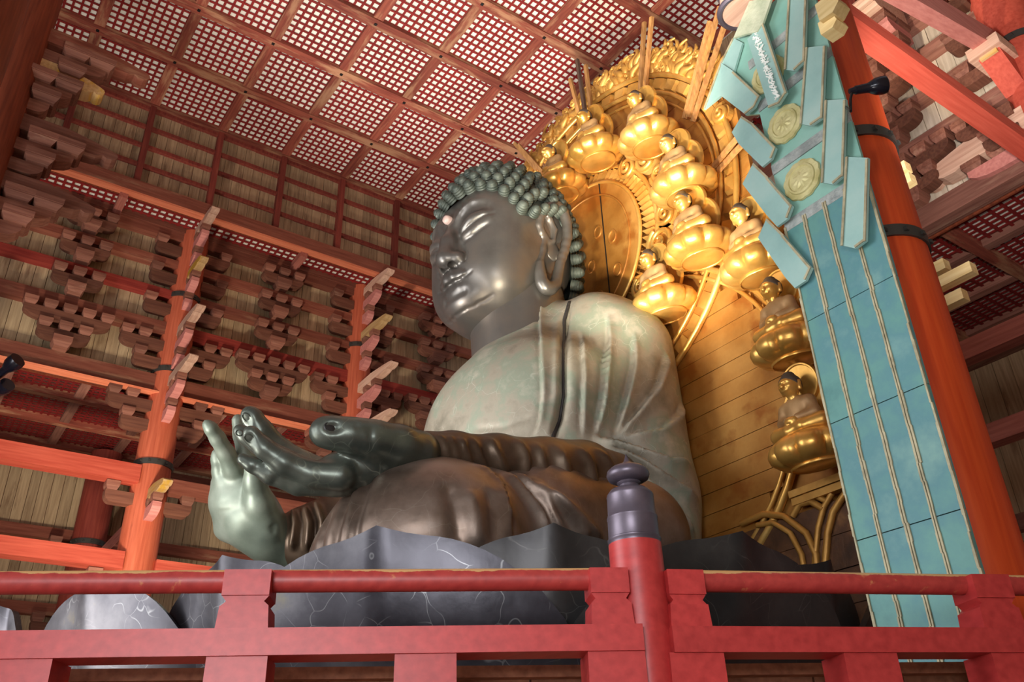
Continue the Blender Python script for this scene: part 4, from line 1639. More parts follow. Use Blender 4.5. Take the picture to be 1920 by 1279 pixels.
v, q = leg_vol(.045).mesh()
v = relax(v, q, 1, .5)
v = drape(v, q, [
    ([(880, 868), (915, 886), (942, 913), (956, 964), (962, 1012)], .09, .16, 'step-'),
    ([(935, 880), (975, 925), (1007, 963), (1030, 1015)], .08, .15, 'ridge'),
    ([(956, 885), (1017, 935), (1060, 1010)], .08, .15, 'ridge'),
    ([(989, 896), (1040, 940), (1078, 978), (1105, 1025)], .08, .15, 'ridge'),
    ([(1024, 925), (1080, 965), (1129, 1015)], .08, .15, 'ridge'),
    ([(836, 905), (852, 955), (862, 1030)], .10, .07, 'groove'),
    ([(880, 915), (893, 960), (900, 1030)], .08, .06, 'ridge'),
    ([(918, 915), (928, 960), (932, 1030)], .11, .08, 'groove'),
    ([(692, 890), (680, 925), (664, 985), (658, 1040)], .09, .08, 'groove'),
    ([(668, 895), (650, 930), (630, 990), (622, 1040)], .07, .08, 'groove'),
    ([(648, 905), (626, 945), (602, 1000), (596, 1040)], .07, .08, 'groove'),
    ([(628, 925), (606, 965), (586, 1010), (580, 1040)], .06, .07, 'groove'),
])
v = relax(v, q, 2, .5)
sculpt_obj('left_knee', v - BO, q[:, ::-1], M['bronze_knee'], buddha)
v, q = lap_vol().mesh()
sculpt_obj('lap', v - BO, q[:, ::-1], M['bronze_sleeve'], buddha)
v, q = left_hand_vol().mesh()
v = relax(v, q, 1, .5)
lh = sculpt_obj('left_hand', v - BO, q[:, ::-1], M['bronze_hand'], buddha)
bv = BVHTree.FromPolygons([Vector(p) for p in v], [tuple(f) for f in q])
for px, py, tx, ty, ra, rb_, dark in ((621, 803, 640, 806, .105, .085, 1), (468, 822, 480, 835, .085, .055, 0), (464, 783, 474, 798, .09, .06, 0), (449, 812, 458, 820, .06, .045, 0)):
    r, r2 = ray(px, py), ray(tx, ty)
    h1 = bv.ray_cast(Vector(CAM), Vector(r / np.linalg.norm(r)))
    h2 = bv.ray_cast(Vector(CAM), Vector(r2 / np.linalg.norm(r2)))
    if h1[0] is None or h2[0] is None:
        continue
    c, nn = np.array(h1[0]), np.array(h1[1])
    if nn @ (CAM - c) < 0:
        nn = -nn
    ax = np.array(h2[0]) - c
    ax -= nn * (ax @ nn)
    ax /= np.linalg.norm(ax)
    bx = np.cross(nn, ax)
    mb = MB()
    vv, ff = [], []
    for i, (s_, hh_) in enumerate(((1.0, -.02), (1.0, .012), (.86, .02), (.8, .006), (.4, .012), (.02, .014))):
        for k in range(20):
            t = 2 * math.pi * k / 20
            vv.append(c + ax * ra * s_ * math.cos(t) + bx * rb_ * s_ * math.sin(t) + nn * hh_)
    for i in range(5):
        for k in range(20):
            ff.append((i * 20 + k, i * 20 + (k + 1) % 20, (i + 1) * 20 + (k + 1) % 20, (i + 1) * 20 + k))
    o = mesh_obj('nail', np.array(vv) - BO, ff, M['petal_dark'] if dark else M['bronze_hand'], lh, world_coords=False)
    set_smooth(o, 60)
v, q = right_hand_vol().mesh()
v = relax(v, q, 1, .5)
sculpt_obj('right_hand', v - BO, q[:, ::-1], M['bronze_hand_far'], buddha)
v, q = right_sleeve_vol(.042).mesh()
v = drape(v, q, [([(548, 945), (556, 985), (548, 1035)], .06, 0.158, 'ridge'), ([(568, 945), (580, 985), (575, 1035)], .07, 0.175, 'ridge'), ([(590, 940), (604, 980), (600, 1030)], .07, 0.175, 'ridge')])
sculpt_obj('right_sleeve', v - BO, q[:, ::-1], M['bronze_sleeve'], buddha)
# ================================================================== LOTUS PEDESTAL
lotus = empty('lotus_pedestal', (-14, 9.5, 1.8))
tag(lotus, 'dark bronze lotus pedestal with big upturned petals under the statue', 'pedestal')
PC = np.array([-14.0, 9.5])
MB().lathe([(5.2, 1.8), (5.6, 2.6), (5.9, 4.0), (5.75, 4.55), (5.5, 4.62)], (-14, 9.5, 0), 48).build('seat_disc', M['petal_dark'], lotus, True)


def petal(ang, R0, z0, W, H, lean, mat, tip=0.35, curl=.3, cen=None):
    """one lotus petal: an ogee outline on a bulging shell with a mid ridge and an out-curled tip"""
    er = np.array([math.cos(ang), math.sin(ang)])
    et = np.array([-math.sin(ang), math.cos(ang)])
    nu, nv = 26, 20
    front, back = [], []
    for j in range(nv + 1):
        t = j / nv
        for i in range(nu + 1):
            u = -1 + 2 * i / nu
            au = abs(u)
            # top edge: broad arch with a small pointed tip
            top = math.sqrt(max(0.0, 1 - min(au, .97) ** 2.9)) * .97 + tip * max(0, 1 - au / .22) ** 1.5 * .09
            zz = t * top
            wprof = (.84 + .2 * math.sin(math.pi * min(1, zz * .7 + .15))) 
            x = u * W / 2 * wprof
            bulge = lean * zz + .34 * math.sin(math.pi * min(zz, 1) * .8)
            bend = -(x * x) / (2 * R0) * .9
            ridge = .10 * max(0, 1 - au * 5) * zz + curl * max(0, zz - .72) ** 1.4 * max(0, 1 - au * 1.6)
            r = R0 + bulge + bend + ridge
            p = (PC if cen is None else cen) + er * r + et * x
            front.append((p[0], p[1], z0 + H * zz))
            p2 = (PC if cen is None else cen) + er * (r - .10) + et * x * .985
            back.append((p2[0], p2[1], z0 + H * zz - .015))
    n = (nu + 1) * (nv + 1)
    v = front + back
    f = []
    w = nu + 1
    for j in range(nv):
        for i in range(nu):
            a = j * w + i
            f.append((a, a + 1, a + w + 1, a + w))
            f.append((n + a, n + a + w, n + a + w + 1, n + a + 1))
    for i in range(nu):
        a = nv * w + i
        f.append((a, a + 1, n + a + 1, n + a))
        f.append((i + 1, i, n + i, n + i + 1))
    for j in range(nv):
        a = j * w
        f.append((a + w, a, n + a, n + a + w))
        a = j * w + nu
        f.append((a, a + w, n + a + w, n + a))
    o = mesh_obj('petal', v, f, mat, lotus)
    set_smooth(o, 50)
    return o


for deg in (-28, -67, 12, 52, 92, 132, 172, 212):      # inner ring, seen between the outer petals
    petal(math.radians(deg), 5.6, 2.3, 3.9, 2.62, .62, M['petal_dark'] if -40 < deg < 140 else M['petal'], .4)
tp = at(204, 1098, 12.6)
an = math.radians(-66)
petal(an, 6.0, 2.3, 3.9, tp[2] - 2.3, .75, M['petal'], .4, .3, tp[:2] - np.array([math.cos(an), math.sin(an)]) * 6.75)
for deg in (-45.8, -8, 32, 72, 112, 152, 192, 232):  # outer ring
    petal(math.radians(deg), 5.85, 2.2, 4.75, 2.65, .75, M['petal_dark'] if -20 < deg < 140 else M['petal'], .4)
tp = at(44, 1141, 13.4)
an = math.radians(-80)
petal(an, 2.4, tp[2] - 1.5, 1.05, 1.5, .55, M['petal'], .3, .3, tp[:2] - np.array([math.cos(an), math.sin(an)]) * 2.95)
# stamens standing round the seat between petals and robe
for k in range(46):
    a = math.radians(-130 + k * 4.4)
    r = 5.62
    x, y = PC[0] + r * math.cos(a), PC[1] + r * math.sin(a)
    o = MB().lathe([(.10, 0), (.14, .10), (.155, .22), (.15, .30), (.12, .34)], (x, y, 4.45), 12).build('stamen', M['petal_dark'], lotus)
    set_smooth(o)
# ================================================================== RED RAILING IN FRONT
# three points of the top rail give its height and run
post_w = at(1197, 1090, 7.6)
ZR = post_w[2]
A1 = on(-420, 1096, 'z', ZR)
B1_ = on(1150, 1086, 'z', ZR)
A2 = on(1250, 1089, 'z', ZR)
B2 = on(2350, 1104, 'z', ZR)
railing = empty('railing', (post_w[0], post_w[1], 1.8))
tag(railing, 'low red lacquered wooden railing with round top rail in front of the lotus pedestal', 'railing')


def rail_dir(a, b):
    d = b - a
    d[2] = 0
    L = np.linalg.norm(d)
    return d / L, L


UP = np.array([0, 0, 1.0])


def zat(p, py):
    """height on the vertical line through p that is seen at photo row py"""
    w0 = np.array([p[0], p[1], 0.0]) - CAM
    k = (py - 639.5) / F_PX
    return (k * (RM[2] @ w0) - RM[1] @ w0) / (RM[1][2] - k * RM[2][2])



for a, b, side in ((A1, B1_, -1), (A2, B2, 1)):
    d, L = rail_dir(a, b)
    nrm = np.cross(d, UP)                 # towards the camera
    if nrm @ (CAM - a) < 0:
        nrm = -nrm
    rad = 0.093
    ts = np.linspace(0, 1, 14)
    o = MB().tube([a + d * L * t for t in ts], rad, 20).build('top_rail', M['rail_top'], railing)
    set_smooth(o)
    # middle rail: front face seen from y 1180 to 1230
    pa, pb = a.copy(), b.copy()
    zt = on(600 if side < 0 else 1600, 1187, 'z', ZR)
    mid_c = 1212 if side < 0 else 1209
    # height from the pixel at mid-run
    xm = 600 if side < 0 else 1600
    r = ray(xm, mid_c)
    m0 = (a + b) / 2
    t = ((m0 - CAM) @ nrm) / (r @ nrm)
    zm = (CAM + t * r)[2]
    s = 0.16
    ea, eb = a - d * (0 if side < 0 else .02), b + d * (.16 if side < 0 else 0)
    if side > 0:
        ea = a - d * 0.08
    MB().bar(np.array([ea[0], ea[1], zm]) + nrm * .06, np.array([eb[0], eb[1], zm]) + nrm * .06, .34, .205).build('middle_rail', M['rail_red'], railing)
    # foot rail just under the picture and the plinth board behind it
    MB().bar(np.array([a[0], a[1], zm - .82]), np.array([b[0], b[1], zm - .82]), .4, .3).build('foot_rail', M['rail_red'], railing)
    balus = [(-300, 1), (465, 1), (80, 0), (800, 0), (1140, 2)] if side < 0 else [(1280, 3), (1590, 0), (1850, 1), (2180, 0)]
    for px, kind in balus:
        r = ray(px, 1140)
        den = r @ nrm
        t = ((a - CAM) @ nrm) / den
        c = CAM + t * r
        c[2] = 0
        w = .19
        mbx = MB()
        def seg(z0, z1, wx0, wx1, dp=.17):
            v = []
            for z, ww in ((z0, wx0), (z1, wx1)):
                for sx, sy in ((-1, -1), (1, -1), (1, 1), (-1, 1)):
                    v.append(c + d * sx * ww + nrm * sy * dp + UP * z)
            mbx.add(v, BOXF)
        zb = zm + .1
        if kind in (1, 2, 3):
            zt_ = ZR - .045
            ww = .19 if kind == 1 else .165
            seg(zb, zb + (zt_ - zb) * .50, ww * 1.08, ww * 1.0)
            seg(zb + (zt_ - zb) * .50, zb + (zt_ - zb) * .60, ww * 1.0, ww * .78, .15)
            seg(zb + (zt_ - zb) * .60, zb + (zt_ - zb) * .72, ww * .78, ww * .98, .15)
            seg(zb + (zt_ - zb) * .72, zt_ + .10, ww * .98, ww * .98)
        wl = .235 if kind != 0 else .245
        seg(zm - .70, zm - .1, wl, wl * .98, .2)
        mbx.build('baluster', M['rail_red'], railing)

# corner post with bronze onion finial
pc = at(1197, 1090, 7.62)
pc[2] = 0
z_cap = zat(pc, 1022)
RP = .232
post = MB().lathe([(RP * 1.05, 1.8), (RP * 1.03, z_cap - .7), (RP, z_cap)], pc, 32).build('post', M['rail_red'], railing)
set_smooth(post)
fz = z_cap
h = zat(pc, 851) - z_cap
R = RP * .99
prof = [(R, -.02), (R, .04), (R * 1.03, .05), (R * 1.03, .07), (R * .99, .08), (R * .97, .34), (R * .99, .35), (R * .99, .37), (R * .96, .38), (R * .96, .40), (R * .94, .41), (R * .92, .66), (R * .93, .67), (R * .9, .70),
        (R * .78, .755), (R * .5, .785), (R * .4, .80), (R * .38, .84), (R * .46, .86), (R * .48, .872), (R * .44, .885), (R * .62, .895), (R * .80, .93), (R * .86, .985), (R * .82, 1.04), (R * .66, 1.09), (R * .44, 1.125), (R * .24, 1.15), (R * .13, 1.19), (R * .06, 1.25), (R * .01, 1.31)]
sc = h / 1.31
fin = MB().lathe([(r, z * sc) for r, z in prof], (pc[0], pc[1], fz), 40).build('finial', M['finial'], railing)
set_smooth(fin, 50)

# wooden altar front behind the lower part of the railing
d, L = rail_dir(A1.copy(), B2.copy())
nr = np.cross(d, UP)
if nr @ (CAM - A1) < 0:
    nr = -nr
altar = empty('altar_front', (post_w[0], post_w[1], 1.8))
tag(altar, 'brown wooden altar boards glimpsed below the middle rail', 'altar')
m0 = (A1 + B2) / 2 - nr * .8
zt = zm - .02
for k in range(14):
    c = m0 + d * (k - 7) * .9
    c[2] = (1.8 + zt) / 2
    MB().obox(c, d * .44, nr * .04, UP * (zt - 1.8) / 2).build('altar_board', M['altar_wood'], altar)
c = m0 + nr * .1
c[2] = zt - .05
MB().obox(c, d * 6.5, nr * .09, UP * .05).build('altar_rail', M['altar_wood'], altar)
# ================================================================== GILDED MANDORLA
YM = 12.4
mand = empty('gilded_mandorla', (-13.6, YM, 3.0))
tag(mand, 'huge gilded wooden mandorla with round halos behind the bronze statue', 'halo')
HCX, HCZ, HCR = -13.6, 14.35, 4.7          # big halo behind the head
ICX, ICZ = -13.95, 14.2                    # pleated inner disc
BCX, BCZ, BA, BCc = -13.6, 8.9, 5.15, 4.1  # halo behind the body
rm = random.Random(11)


def outline(z):
    w = 0
    if abs(z - HCZ) < 5.0:
        w = max(w, math.sqrt(25.0 - (z - HCZ) ** 2))
    if abs(z - 8.0) < 7.2:
        w = max(w, 6.9 * math.sqrt(max(0, 1 - ((z - 8.0) / 7.2) ** 2)))
    return w


z = 3.0
while z < HCZ + 4.9:
    h = .46
    w = min(outline(z + .02), outline(z + h - .02))
    if w > .3:
        board('board', (HCX, YM + .14 + rm.uniform(-.006, .006), z + h / 2), (2 * w, .12, h - .012), M['gold_board'], mand)
    z += h
# boards of the body halo, one step forward
z = BCZ - BCc + .05
while z < BCZ + BCc - .3:
    h = .40
    f_ = lambda q: math.sqrt(max(0, 1 - ((q - BCZ) / BCc) ** 2))
    w = BA * min(f_(z), f_(z + h)) - .12
    if w > .4:
        board('board', (BCX, YM + .03 + rm.uniform(-.005, .005), z + h / 2), (2 * w, .08, h - .012), M['gold_board'], mand)
    z += h


def ring(name, cx, cz, a, c, y, rad, mat, a0=0, a1=360, n=72):
    P_ = [(cx + a * math.cos(math.radians(t)), y, cz + c * math.sin(math.radians(t))) for t in np.linspace(a0, a1, n)]
    o = MB().tube(P_, rad, 8).build(name, mat, mand)
    set_smooth(o, 60)
    return o


ring('halo_rim', BCX, BCZ, BA, BCc, YM - .03, .075, M['gold'])
ring('halo_rim', BCX, BCZ, BA - .2, BCc - .2, YM - .02, .05, M['gold'])
ring('halo_rim', HCX, HCZ, HCR + .02, HCR + .02, YM - .06, .07, M['gold'])
ring('halo_rim', HCX, HCZ, HCR - .42, HCR - .42, YM - .05, .055, M['gold'])
ring('halo_rim', HCX, HCZ, HCR - .62, HCR - .62, YM + .04, .035, M['gold'])
# band of leaf tiles round the big halo
NB = 54
for k in range(NB):
    a0, a1 = 2 * math.pi * (k + .08) / NB, 2 * math.pi * (k + .92) / NB
    mb = MB()
    P_ = []
    r0, r1 = HCR - .36, HCR - .05
    arc = []
    for t in np.linspace(a0, a1, 4):
        arc.append((HCX + r1 * math.cos(t), HCZ + r1 * math.sin(t)))
    mid = (a0 + a1) / 2
    poly = [(HCX + r0 * math.cos(a0), HCZ + r0 * math.sin(a0)), (HCX + r0 * math.cos(a1), HCZ + r0 * math.sin(a1))] + arc[::-1]
    v = [(x, YM + .1, zz) for x, zz in poly]
    cx_, cz_ = np.mean([p[0] for p in poly]), np.mean([p[1] for p in poly])
    v2 = [(cx_ + (x - cx_) * .8, YM - .045, cz_ + (zz - cz_) * .8) for x, zz in poly]
    n = len(poly)
    f = [tuple(range(n, 2 * n))] + [(i, (i + 1) % n, n + (i + 1) % n, n + i) for i in range(n)]
    mb.add(v + v2, f)
    mb.build('leaf_tile', M['gold'] if k % 3 else M['gold_old'], mand)
# pleated ring of the inner disc
disc = MB().lathe([(2.2, 0), (2.2, .06), (0.02, .07)], (0, 0, 0), 64)
vv = np.array(disc.v)
vv = np.stack([ICX + vv[:, 0], YM - .12 - vv[:, 2], ICZ + vv[:, 1]], 1)
mesh_obj('inner_disc', vv, disc.f, M['gold_board'], mand)
MB().box((ICX + .95, YM - .20, ICZ - 2.0), (ICX + .98, YM - .185, ICZ + 2.0)).build('disc_seam', M['dark_iron'], mand)
NP = 84
for k in range(NP):
    a = 2 * math.pi * k / NP
    ca, sa = math.cos(a), math.sin(a)
    w = .055
    mb = MB()
    r0, r1 = 2.24, 2.58
    pts_ = [(ICX + r0 * ca - w * .9 * sa, ICZ + r0 * sa + w * .9 * ca), (ICX + r0 * ca + w * .9 * sa, ICZ + r0 * sa - w * .9 * ca),
            (ICX + r1 * ca + w * 1.1 * sa, ICZ + r1 * sa - w * 1.1 * ca), (ICX + r1 * ca - w * 1.1 * sa, ICZ + r1 * sa + w * 1.1 * ca)]
    v = [(x, YM + .08, zz) for x, zz in pts_] + [(ICX + r0 * ca, YM - .16, ICZ + r0 * sa), (ICX + r1 * ca, YM - .10, ICZ + r1 * sa)]
    mb.add(v, [(1, 4, 5, 2), (0, 3, 5, 4), (0, 4, 1), (2, 5, 3)])
    mb.build('pleat', M['gold'], mand)
ring('halo_rim', ICX, ICZ, 2.66, 2.66, YM - .06, .06, M['gold'])
ring('halo_rim', ICX, ICZ, 2.2, 2.2, YM - .17, .05, M['gold'])
ring('halo_rim', ICX, ICZ, 1.85, 1.85, YM - .185, .03, M['gold_board'])
for (dx, dz) in ((-.2, 1.0), (.75, .55), (1.25, .1), (.4, -.3), (1.3, -.9), (.6, -1.3), (-.9, .3)):
    ring('disc_boss', ICX + dx, ICZ + dz, .13, .16, YM - .19, .03, M['gold_board'], n=18)
# cloud spirals
def spiral(px, py, R_, turns=2.0, rot=0.0, flip=1):
    c = on(px, py, 'y', YM - .05)
    P_, rr = [], []
    n = 34
    for i in range(n):
        t = i / (n - 1)
        r = R_ * (1 - .86 * t)
        a = rot + flip * t * turns * 2 * math.pi
        P_.append((c[0] + r * math.cos(a), c[1] - .05 - .10 * t, c[2] + r * math.sin(a)))
        rr.append(.075 * (1 - .45 * t))
    mb = MB().tube(P_, rr, 8)
    dsk = []
    o = mb.build('cloud_spiral', M['gold'], mand)
    set_smooth(o, 70)
    pl = MB().tube([(c[0], c[1] + .10, c[2]), (c[0], c[1] - .04, c[2])], R_ * 1.04, 24)
    pl.build('cloud_disc', M['gold_old'], mand)


for a in ((1253, 402, .34, 2, 0), (1243, 455, .44, 2, 2), (1215, 300, .34, 2, 1), (1240, 328, .28, 2, 3), (1180, 316, .3, 2, 2), (1208, 540, .30, 2, 2), (1355, 215, .22, 2, 1), (1290, 470, .2, 1.5, 0)):
    spiral(*a)

# flame fretwork round the top
def flame_tube(base, ang, L, w, bend, mat, y):
    """an S-curved tapering flame tongue in the plane of the mandorla"""
    P_, rr = [], []
    x, z_ = base
    a = ang
    n = 13
    for i in range(n):
        t = i / (n - 1)
        P_.append((x, y - .05 * math.sin(t * 3), z_))
        rr.append(max(w * (1 - t ** 2.2) ** .6 * (1 + .22 * math.sin(t * 8)), .03))
        a = ang + bend * math.sin(t * 5.2)
        x += L / n * math.cos(a)
        z_ += L / n * math.sin(a)
    return P_, rr


for k, deg in enumerate(np.arange(24, 172, 3.7)):
    a = math.radians(deg)
    mb = MB()
    for j in range(5):
        r0 = HCR + .06 + rm.uniform(0, .3) * (j > 1)
        aa = a + math.radians(rm.uniform(-1.6, 1.6))
        P_, rr = flame_tube((HCX + r0 * math.cos(aa), HCZ + r0 * math.sin(aa)), aa + rm.uniform(-.25, .25), rm.uniform(.5, .92), rm.uniform(.075, .105), rm.choice((-1, 1)) * rm.uniform(.8, 1.25), None, YM - rm.uniform(-.05, .12))
        mb.tube(P_, rr, 6)
    # curl at the root
    r0 = HCR + .28
    for j in range(3):
        c = (HCX + (r0 + .22 * j - .1) * math.cos(a + .03 * (j - 1)), HCZ + (r0 + .22 * j - .1) * math.sin(a + .03 * (j - 1)))
        mb.tube([(c[0] + (.15 - .02 * j) * (1 - t * .6) * math.cos(t * 8 + k * 2 + j), YM - .04 - .03 * j, c[1] + (.15 - .02 * j) * (1 - t * .6) * math.sin(t * 8 + k * 2 + j)) for t in np.linspace(0, 1, 11)], .05, 6)
    c = (HCX + r0 * math.cos(a), HCZ + r0 * math.sin(a))
    P_ = [(c[0] + .14 * (1 - t * .7) * math.cos(t * 9 + k), YM - .08, c[1] + .14 * (1 - t * .7) * math.sin(t * 9 + k)) for t in np.linspace(0, 1, 12)]
    mb.tube(P_, .045, 6)
    o = mb.build('flame', M['gold_old'], mand)
    set_smooth(o, 70)

# wooden rays in bundles
rays_ = [((1017, 322), (972, 272), 0), ((1006, 318), (965, 268), 0),
         ((1100, 262), (1069, 148), 0), ((1104, 255), (1082, 112), 1), ((1112, 240), (1098, 122), 0),
         ((1197, 225), (1208, 42), 0), ((1206, 205), (1222, 32), 0),
         ((1283, 222), (1331, 40), 0), ((1291, 220), (1350, 12), 0), ((1299, 228), (1364, 30), 0),
         ((1338, 312), (1388, 252), 0), ((1345, 322), (1396, 266), 0),
         ((1366, 488), (1428, 408), 0), ((1374, 494), (1440, 420), 0)]
for (b0, b1, dk) in rays_:
    p, q_ = on(*b0, 'y', YM - .16), on(*b1, 'y', YM - .42)
    MB().bar(p, q_, .10, .08, (0, 1, 0)).build('ray_rod', M['rod_dark'] if dk else M['rod'], mand)

# carved base of the mandorla at its lower right, with two rails
for L_, r_ in (([(1534, 1100), (1530, 1040), (1512, 1000), (1470, 968), (1432, 964), (1390, 982)], .06), ([(1513, 1098), (1503, 1040), (1482, 1000), (1450, 980), (1420, 985)], .05),
               ([(1546, 1075), (1552, 1000), (1562, 960), (1585, 925)], .06), ([(1526, 1070), (1534, 990), (1545, 950), (1560, 925)], .05),
               ([(1486, 968), (1500, 945), (1520, 940), (1545, 955)], .06), ([(1490, 960), (1510, 930), (1530, 930), (1550, 940)], .05)):
    P_ = [on(a, b, 'y', YM - .1) for a, b in L_]
    Q_ = []
    for i in range(len(P_) - 1):
        for t in (0, .33, .66):
            Q_.append(P_[i] + (P_[i + 1] - P_[i]) * t)
    Q_.append(P_[-1])
    o = MB().tube(Q_, r_, 8).build('carved_scroll', M['gold_old'], mand)
    set_smooth(o, 70)
for (a, b) in (((1484, 930), (1600, 868)), ((1490, 944), (1604, 884))):
    p, q_ = on(*a, 'y', YM - .1), on(*b, 'y', YM - .1)
    q_[2] = p[2]
    MB().bar(p, q_, .16, .12).build('base_rail', M['gold_old'], mand)
for k in range(6):
    MB().box((-12.5, YM - .06 + .01 * (k % 2), 3.0 + k * .55), (-7.6, YM + .0, 3.0 + k * .55 + .535)).build('base_board', M['old_board'], mand)

# ------------------------------------------------------------------ small gilded Buddhas
def statuette():
    t = empty('gilded_statuette', (0, 0, 0))
    # lotus throne
    mb = MB()
    seg = 72
    prof = [(.40, .0), (.43, .02), (.60, .06), (.715, .16), (.74, .27), (.70, .38), (.60, .46), (.52, .50), (.3, .52), (.01, .52)]
    v, f = [], []
    for i, (r, zz) in enumerate(prof):
        for k in range(seg):
            a = 2 * math.pi * k / seg
            am = (0, .1, .8, 1, 1, .9, .5, .1, 0, 0)[i]
            rr = r * (1 - .13 * am * (1 - abs(math.sin(a * 4.5))) ** 2.2)
            v.append((rr * math.cos(a), rr * math.sin(a), zz))
    for i in range(len(prof) - 1):
        for k in range(seg):
            k2 = (k + 1) % seg
            f.append((i * seg + k, i * seg + k2, (i + 1) * seg + k2, (i + 1) * seg + k))
    f.append(tuple(range(seg))[::-1])
    o = mesh_obj('lotus_base', v, f, M['gold'], t, world_coords=False)
    set_smooth(o, 55)
    o = MB().lathe([(.43, -.02), (.45, .015), (.40, .03)], (0, 0, 0), 40, False).build('base_rim', M['gold'], t, True, False)
    kids0 = set(t.children)
    # body
    S = Vol((-.75, -.6, .4), (.75, .5, 1.75), .03)
    S.ell((0, .03, .90), (.27, .20, .38), .12)
    S.cap((-.24, .03, 1.10), (.24, .03, 1.10), .11, .11, .12)
    for sx in (-1, 1):
        S.chain([((.30 * sx, .02, 1.08), .11), ((.36 * sx, -.04, .82), .10), ((.12 * sx, -.24, .78), .085)], .07)
    for k in range(5):
        S.groove([(-.2 + k * .1, -.17, 1.12), (-.08 + k * .05, -.2, .85)], .022, .018)
    v, q = S.mesh()
    sculpt_obj('body', v, q[:, ::-1], M['statuette_robe'], t)
    G = Vol((-.8, -.6, .35), (.8, .5, 1.0), .03)
    G.chain([((-.48, -.10, .60), .17), ((-.1, -.28, .56), .13), ((.2, -.28, .58), .13), ((.48, -.10, .60), .17)], .08)
    G.ell((0, 0, .58), (.5, .34, .16), .1)
    G.ell((0, -.30, .74), (.15, .10, .09), .05)
    for k in range(-2, 3):
        G.groove([(k * .17 - .05, -.42, .62), (k * .15, -.3, .74)], .025, .02)
    v, q = G.mesh()
    sculpt_obj('body_lap', v, q[:, ::-1], M['gold'], t)
    H = Vol((-.3, -.35, 1.1), (.3, .3, 1.75), .022)
    H.cap((0, 0, 1.12), (0, -.02, 1.3), .09, .09, .03)
    H.ell((0, -.03, 1.42), (.17, .18, .20), .03)
    H.cap((0, -.20, 1.47), (0, -.235, 1.395), .022, .036, .03)
    for sx in (-1, 1):
        H.cap((.175 * sx, 0, 1.46), (.17 * sx, 0, 1.32), .035, .03, .02)
        H.groove([(.03 * sx, -.215, 1.445), (.12 * sx, -.18, 1.455)], .02, .035)
        H.bump((.09 * sx, -.19, 1.40), (.05, .06, .04), .015)
        H.groove([(.02 * sx, -.215, 1.50), (.13 * sx, -.17, 1.49)], .018, -.02)
    H.cap((-.04, -.195, 1.335), (.04, -.195, 1.335), .022, .022, .02)
    H.groove([(-.06, -.215, 1.335), (.06, -.215, 1.335)], .012, .02)
    v, q = H.mesh()
    sculpt_obj('head', v, q[:, ::-1], M['gold'], t)
    K = Vol((-.3, -.3, 1.35), (.3, .35, 1.85), .025)
    K.ell((0, .01, 1.455), (.188, .2, .20), 0)
    K.ell((0, .03, 1.64), (.10, .10, .07), .05)
    cut = K.sub((-.3, -.3, 1.3), (.3, .35, 1.9))
    K.F[cut[0]] = np.maximum(K.F[cut[0]], -(cut[3] - 1.47 + 0.9 * (cut[2] + .12)) * 0.75)
    v, q = K.mesh()
    sculpt_obj('hair', v, q[:, ::-1], M['statuette_hair'], t)
    for o in t.children:
        if o not in kids0:
            o.location = (0, -.10, .10 if o.name.startswith('body') else .03)
            o.scale = (.88, .88, .84) if o.name.startswith('body') else (1.0, 1.0, .92)
    for r_, zz, yy in ((.36, 1.42, .26), (.52, .95, .30)):
        d = MB().lathe([(r_, 0), (r_, .06), (r_ * .97, .085), (r_ * .9, .085), (r_ * .86, .06), (.01, .055)], (0, 0, 0), 40)
        vv = np.array(d.v)
        vv = np.stack([vv[:, 0], yy - vv[:, 2], zz + vv[:, 1]], 1)
        o = mesh_obj('halo', vv, d.f, M['gold'], t, world_coords=False)
        set_smooth(o, 35)
    return t


stat = [(1054, 368, 'gilded small Buddha just behind the top of the bronze curls, lowest on the left side'),
        (1122, 304, 'gilded small Buddha with dark underside beside the bundle of three dark rods'),
        (1222, 277, 'topmost gilded small Buddha, beside the tall pair of pale rods'),
        (1288, 370, 'bright gilded small Buddha second from the top on the right arc of the halo'),
        (1318, 487, 'gilded small Buddha with worn base right of the two cloud spirals'),
        (1250, 592, 'gilded small Buddha in shade just above the bronze shoulder'),
        (1432, 522, 'gilded small Buddha half hidden by the lowest left streamer of the banner'),
        (1496, 676, 'gilded small Buddha cut by the banner edge, middle of the lower three'),
        (1536, 872, 'lowest gilded small Buddha, cut by the banner edge')]
proto = statuette()
for i, (px, py, lab) in enumerate(stat):
    o = proto if i == 0 else copy_tree(proto)
    p = on(px, py, 'y', YM - (.45 if i == 5 else .78))
    o.location = p
    o.rotation_euler = (math.radians(10), 0, 0)
    tag(o, lab, 'statuette', 'small gilded Buddhas on the mandorla')

for x in (-16.8, -10.4):
    MB().box((x - .2, YM + .6, 0), (x + .2, YM + 2.4, 16.2)).build('back_frame', M['pillar_dark'], mand)
# timbers bracing the mandorla from behind, bright light painted into their pale colour
for (px, py, lab) in ((1703, 312, 'upper of two brightly lit timber ends beside the vermilion pillar'), (1712, 334, 'lower of two brightly lit timber ends beside the vermilion pillar'),
                      (1776, 496, 'shortest of three brightly lit timber ends below the lower iron band'), (1826, 502, 'longest of three brightly lit timber ends right of the vermilion pillar'), (1810, 552, 'lowest of three brightly lit timber ends right of the vermilion pillar')):
    p = on(px, py, 'y', 14.6)
    o = MB().box((p[0] - 4.0, p[1] - .11, p[2] - .11), (p[0], p[1] + .11, p[2] + .11)).build('support_timber', M['timber_pale_lit'])
    tag(o, lab, 'timber', 'timbers bracing the mandorla')
# ================================================================== TURQUOISE METAL BANNER
YB = 9.0
ban = empty('hanging_banner', (-5.2, YB, 2.0))
tag(ban, 'tall turquoise metal banner with pointed streamers and gold medallions before the vermilion pillar', 'banner')


def bq(px, py, dy=0.0):
    return on(px, py, 'y', YB - dy)


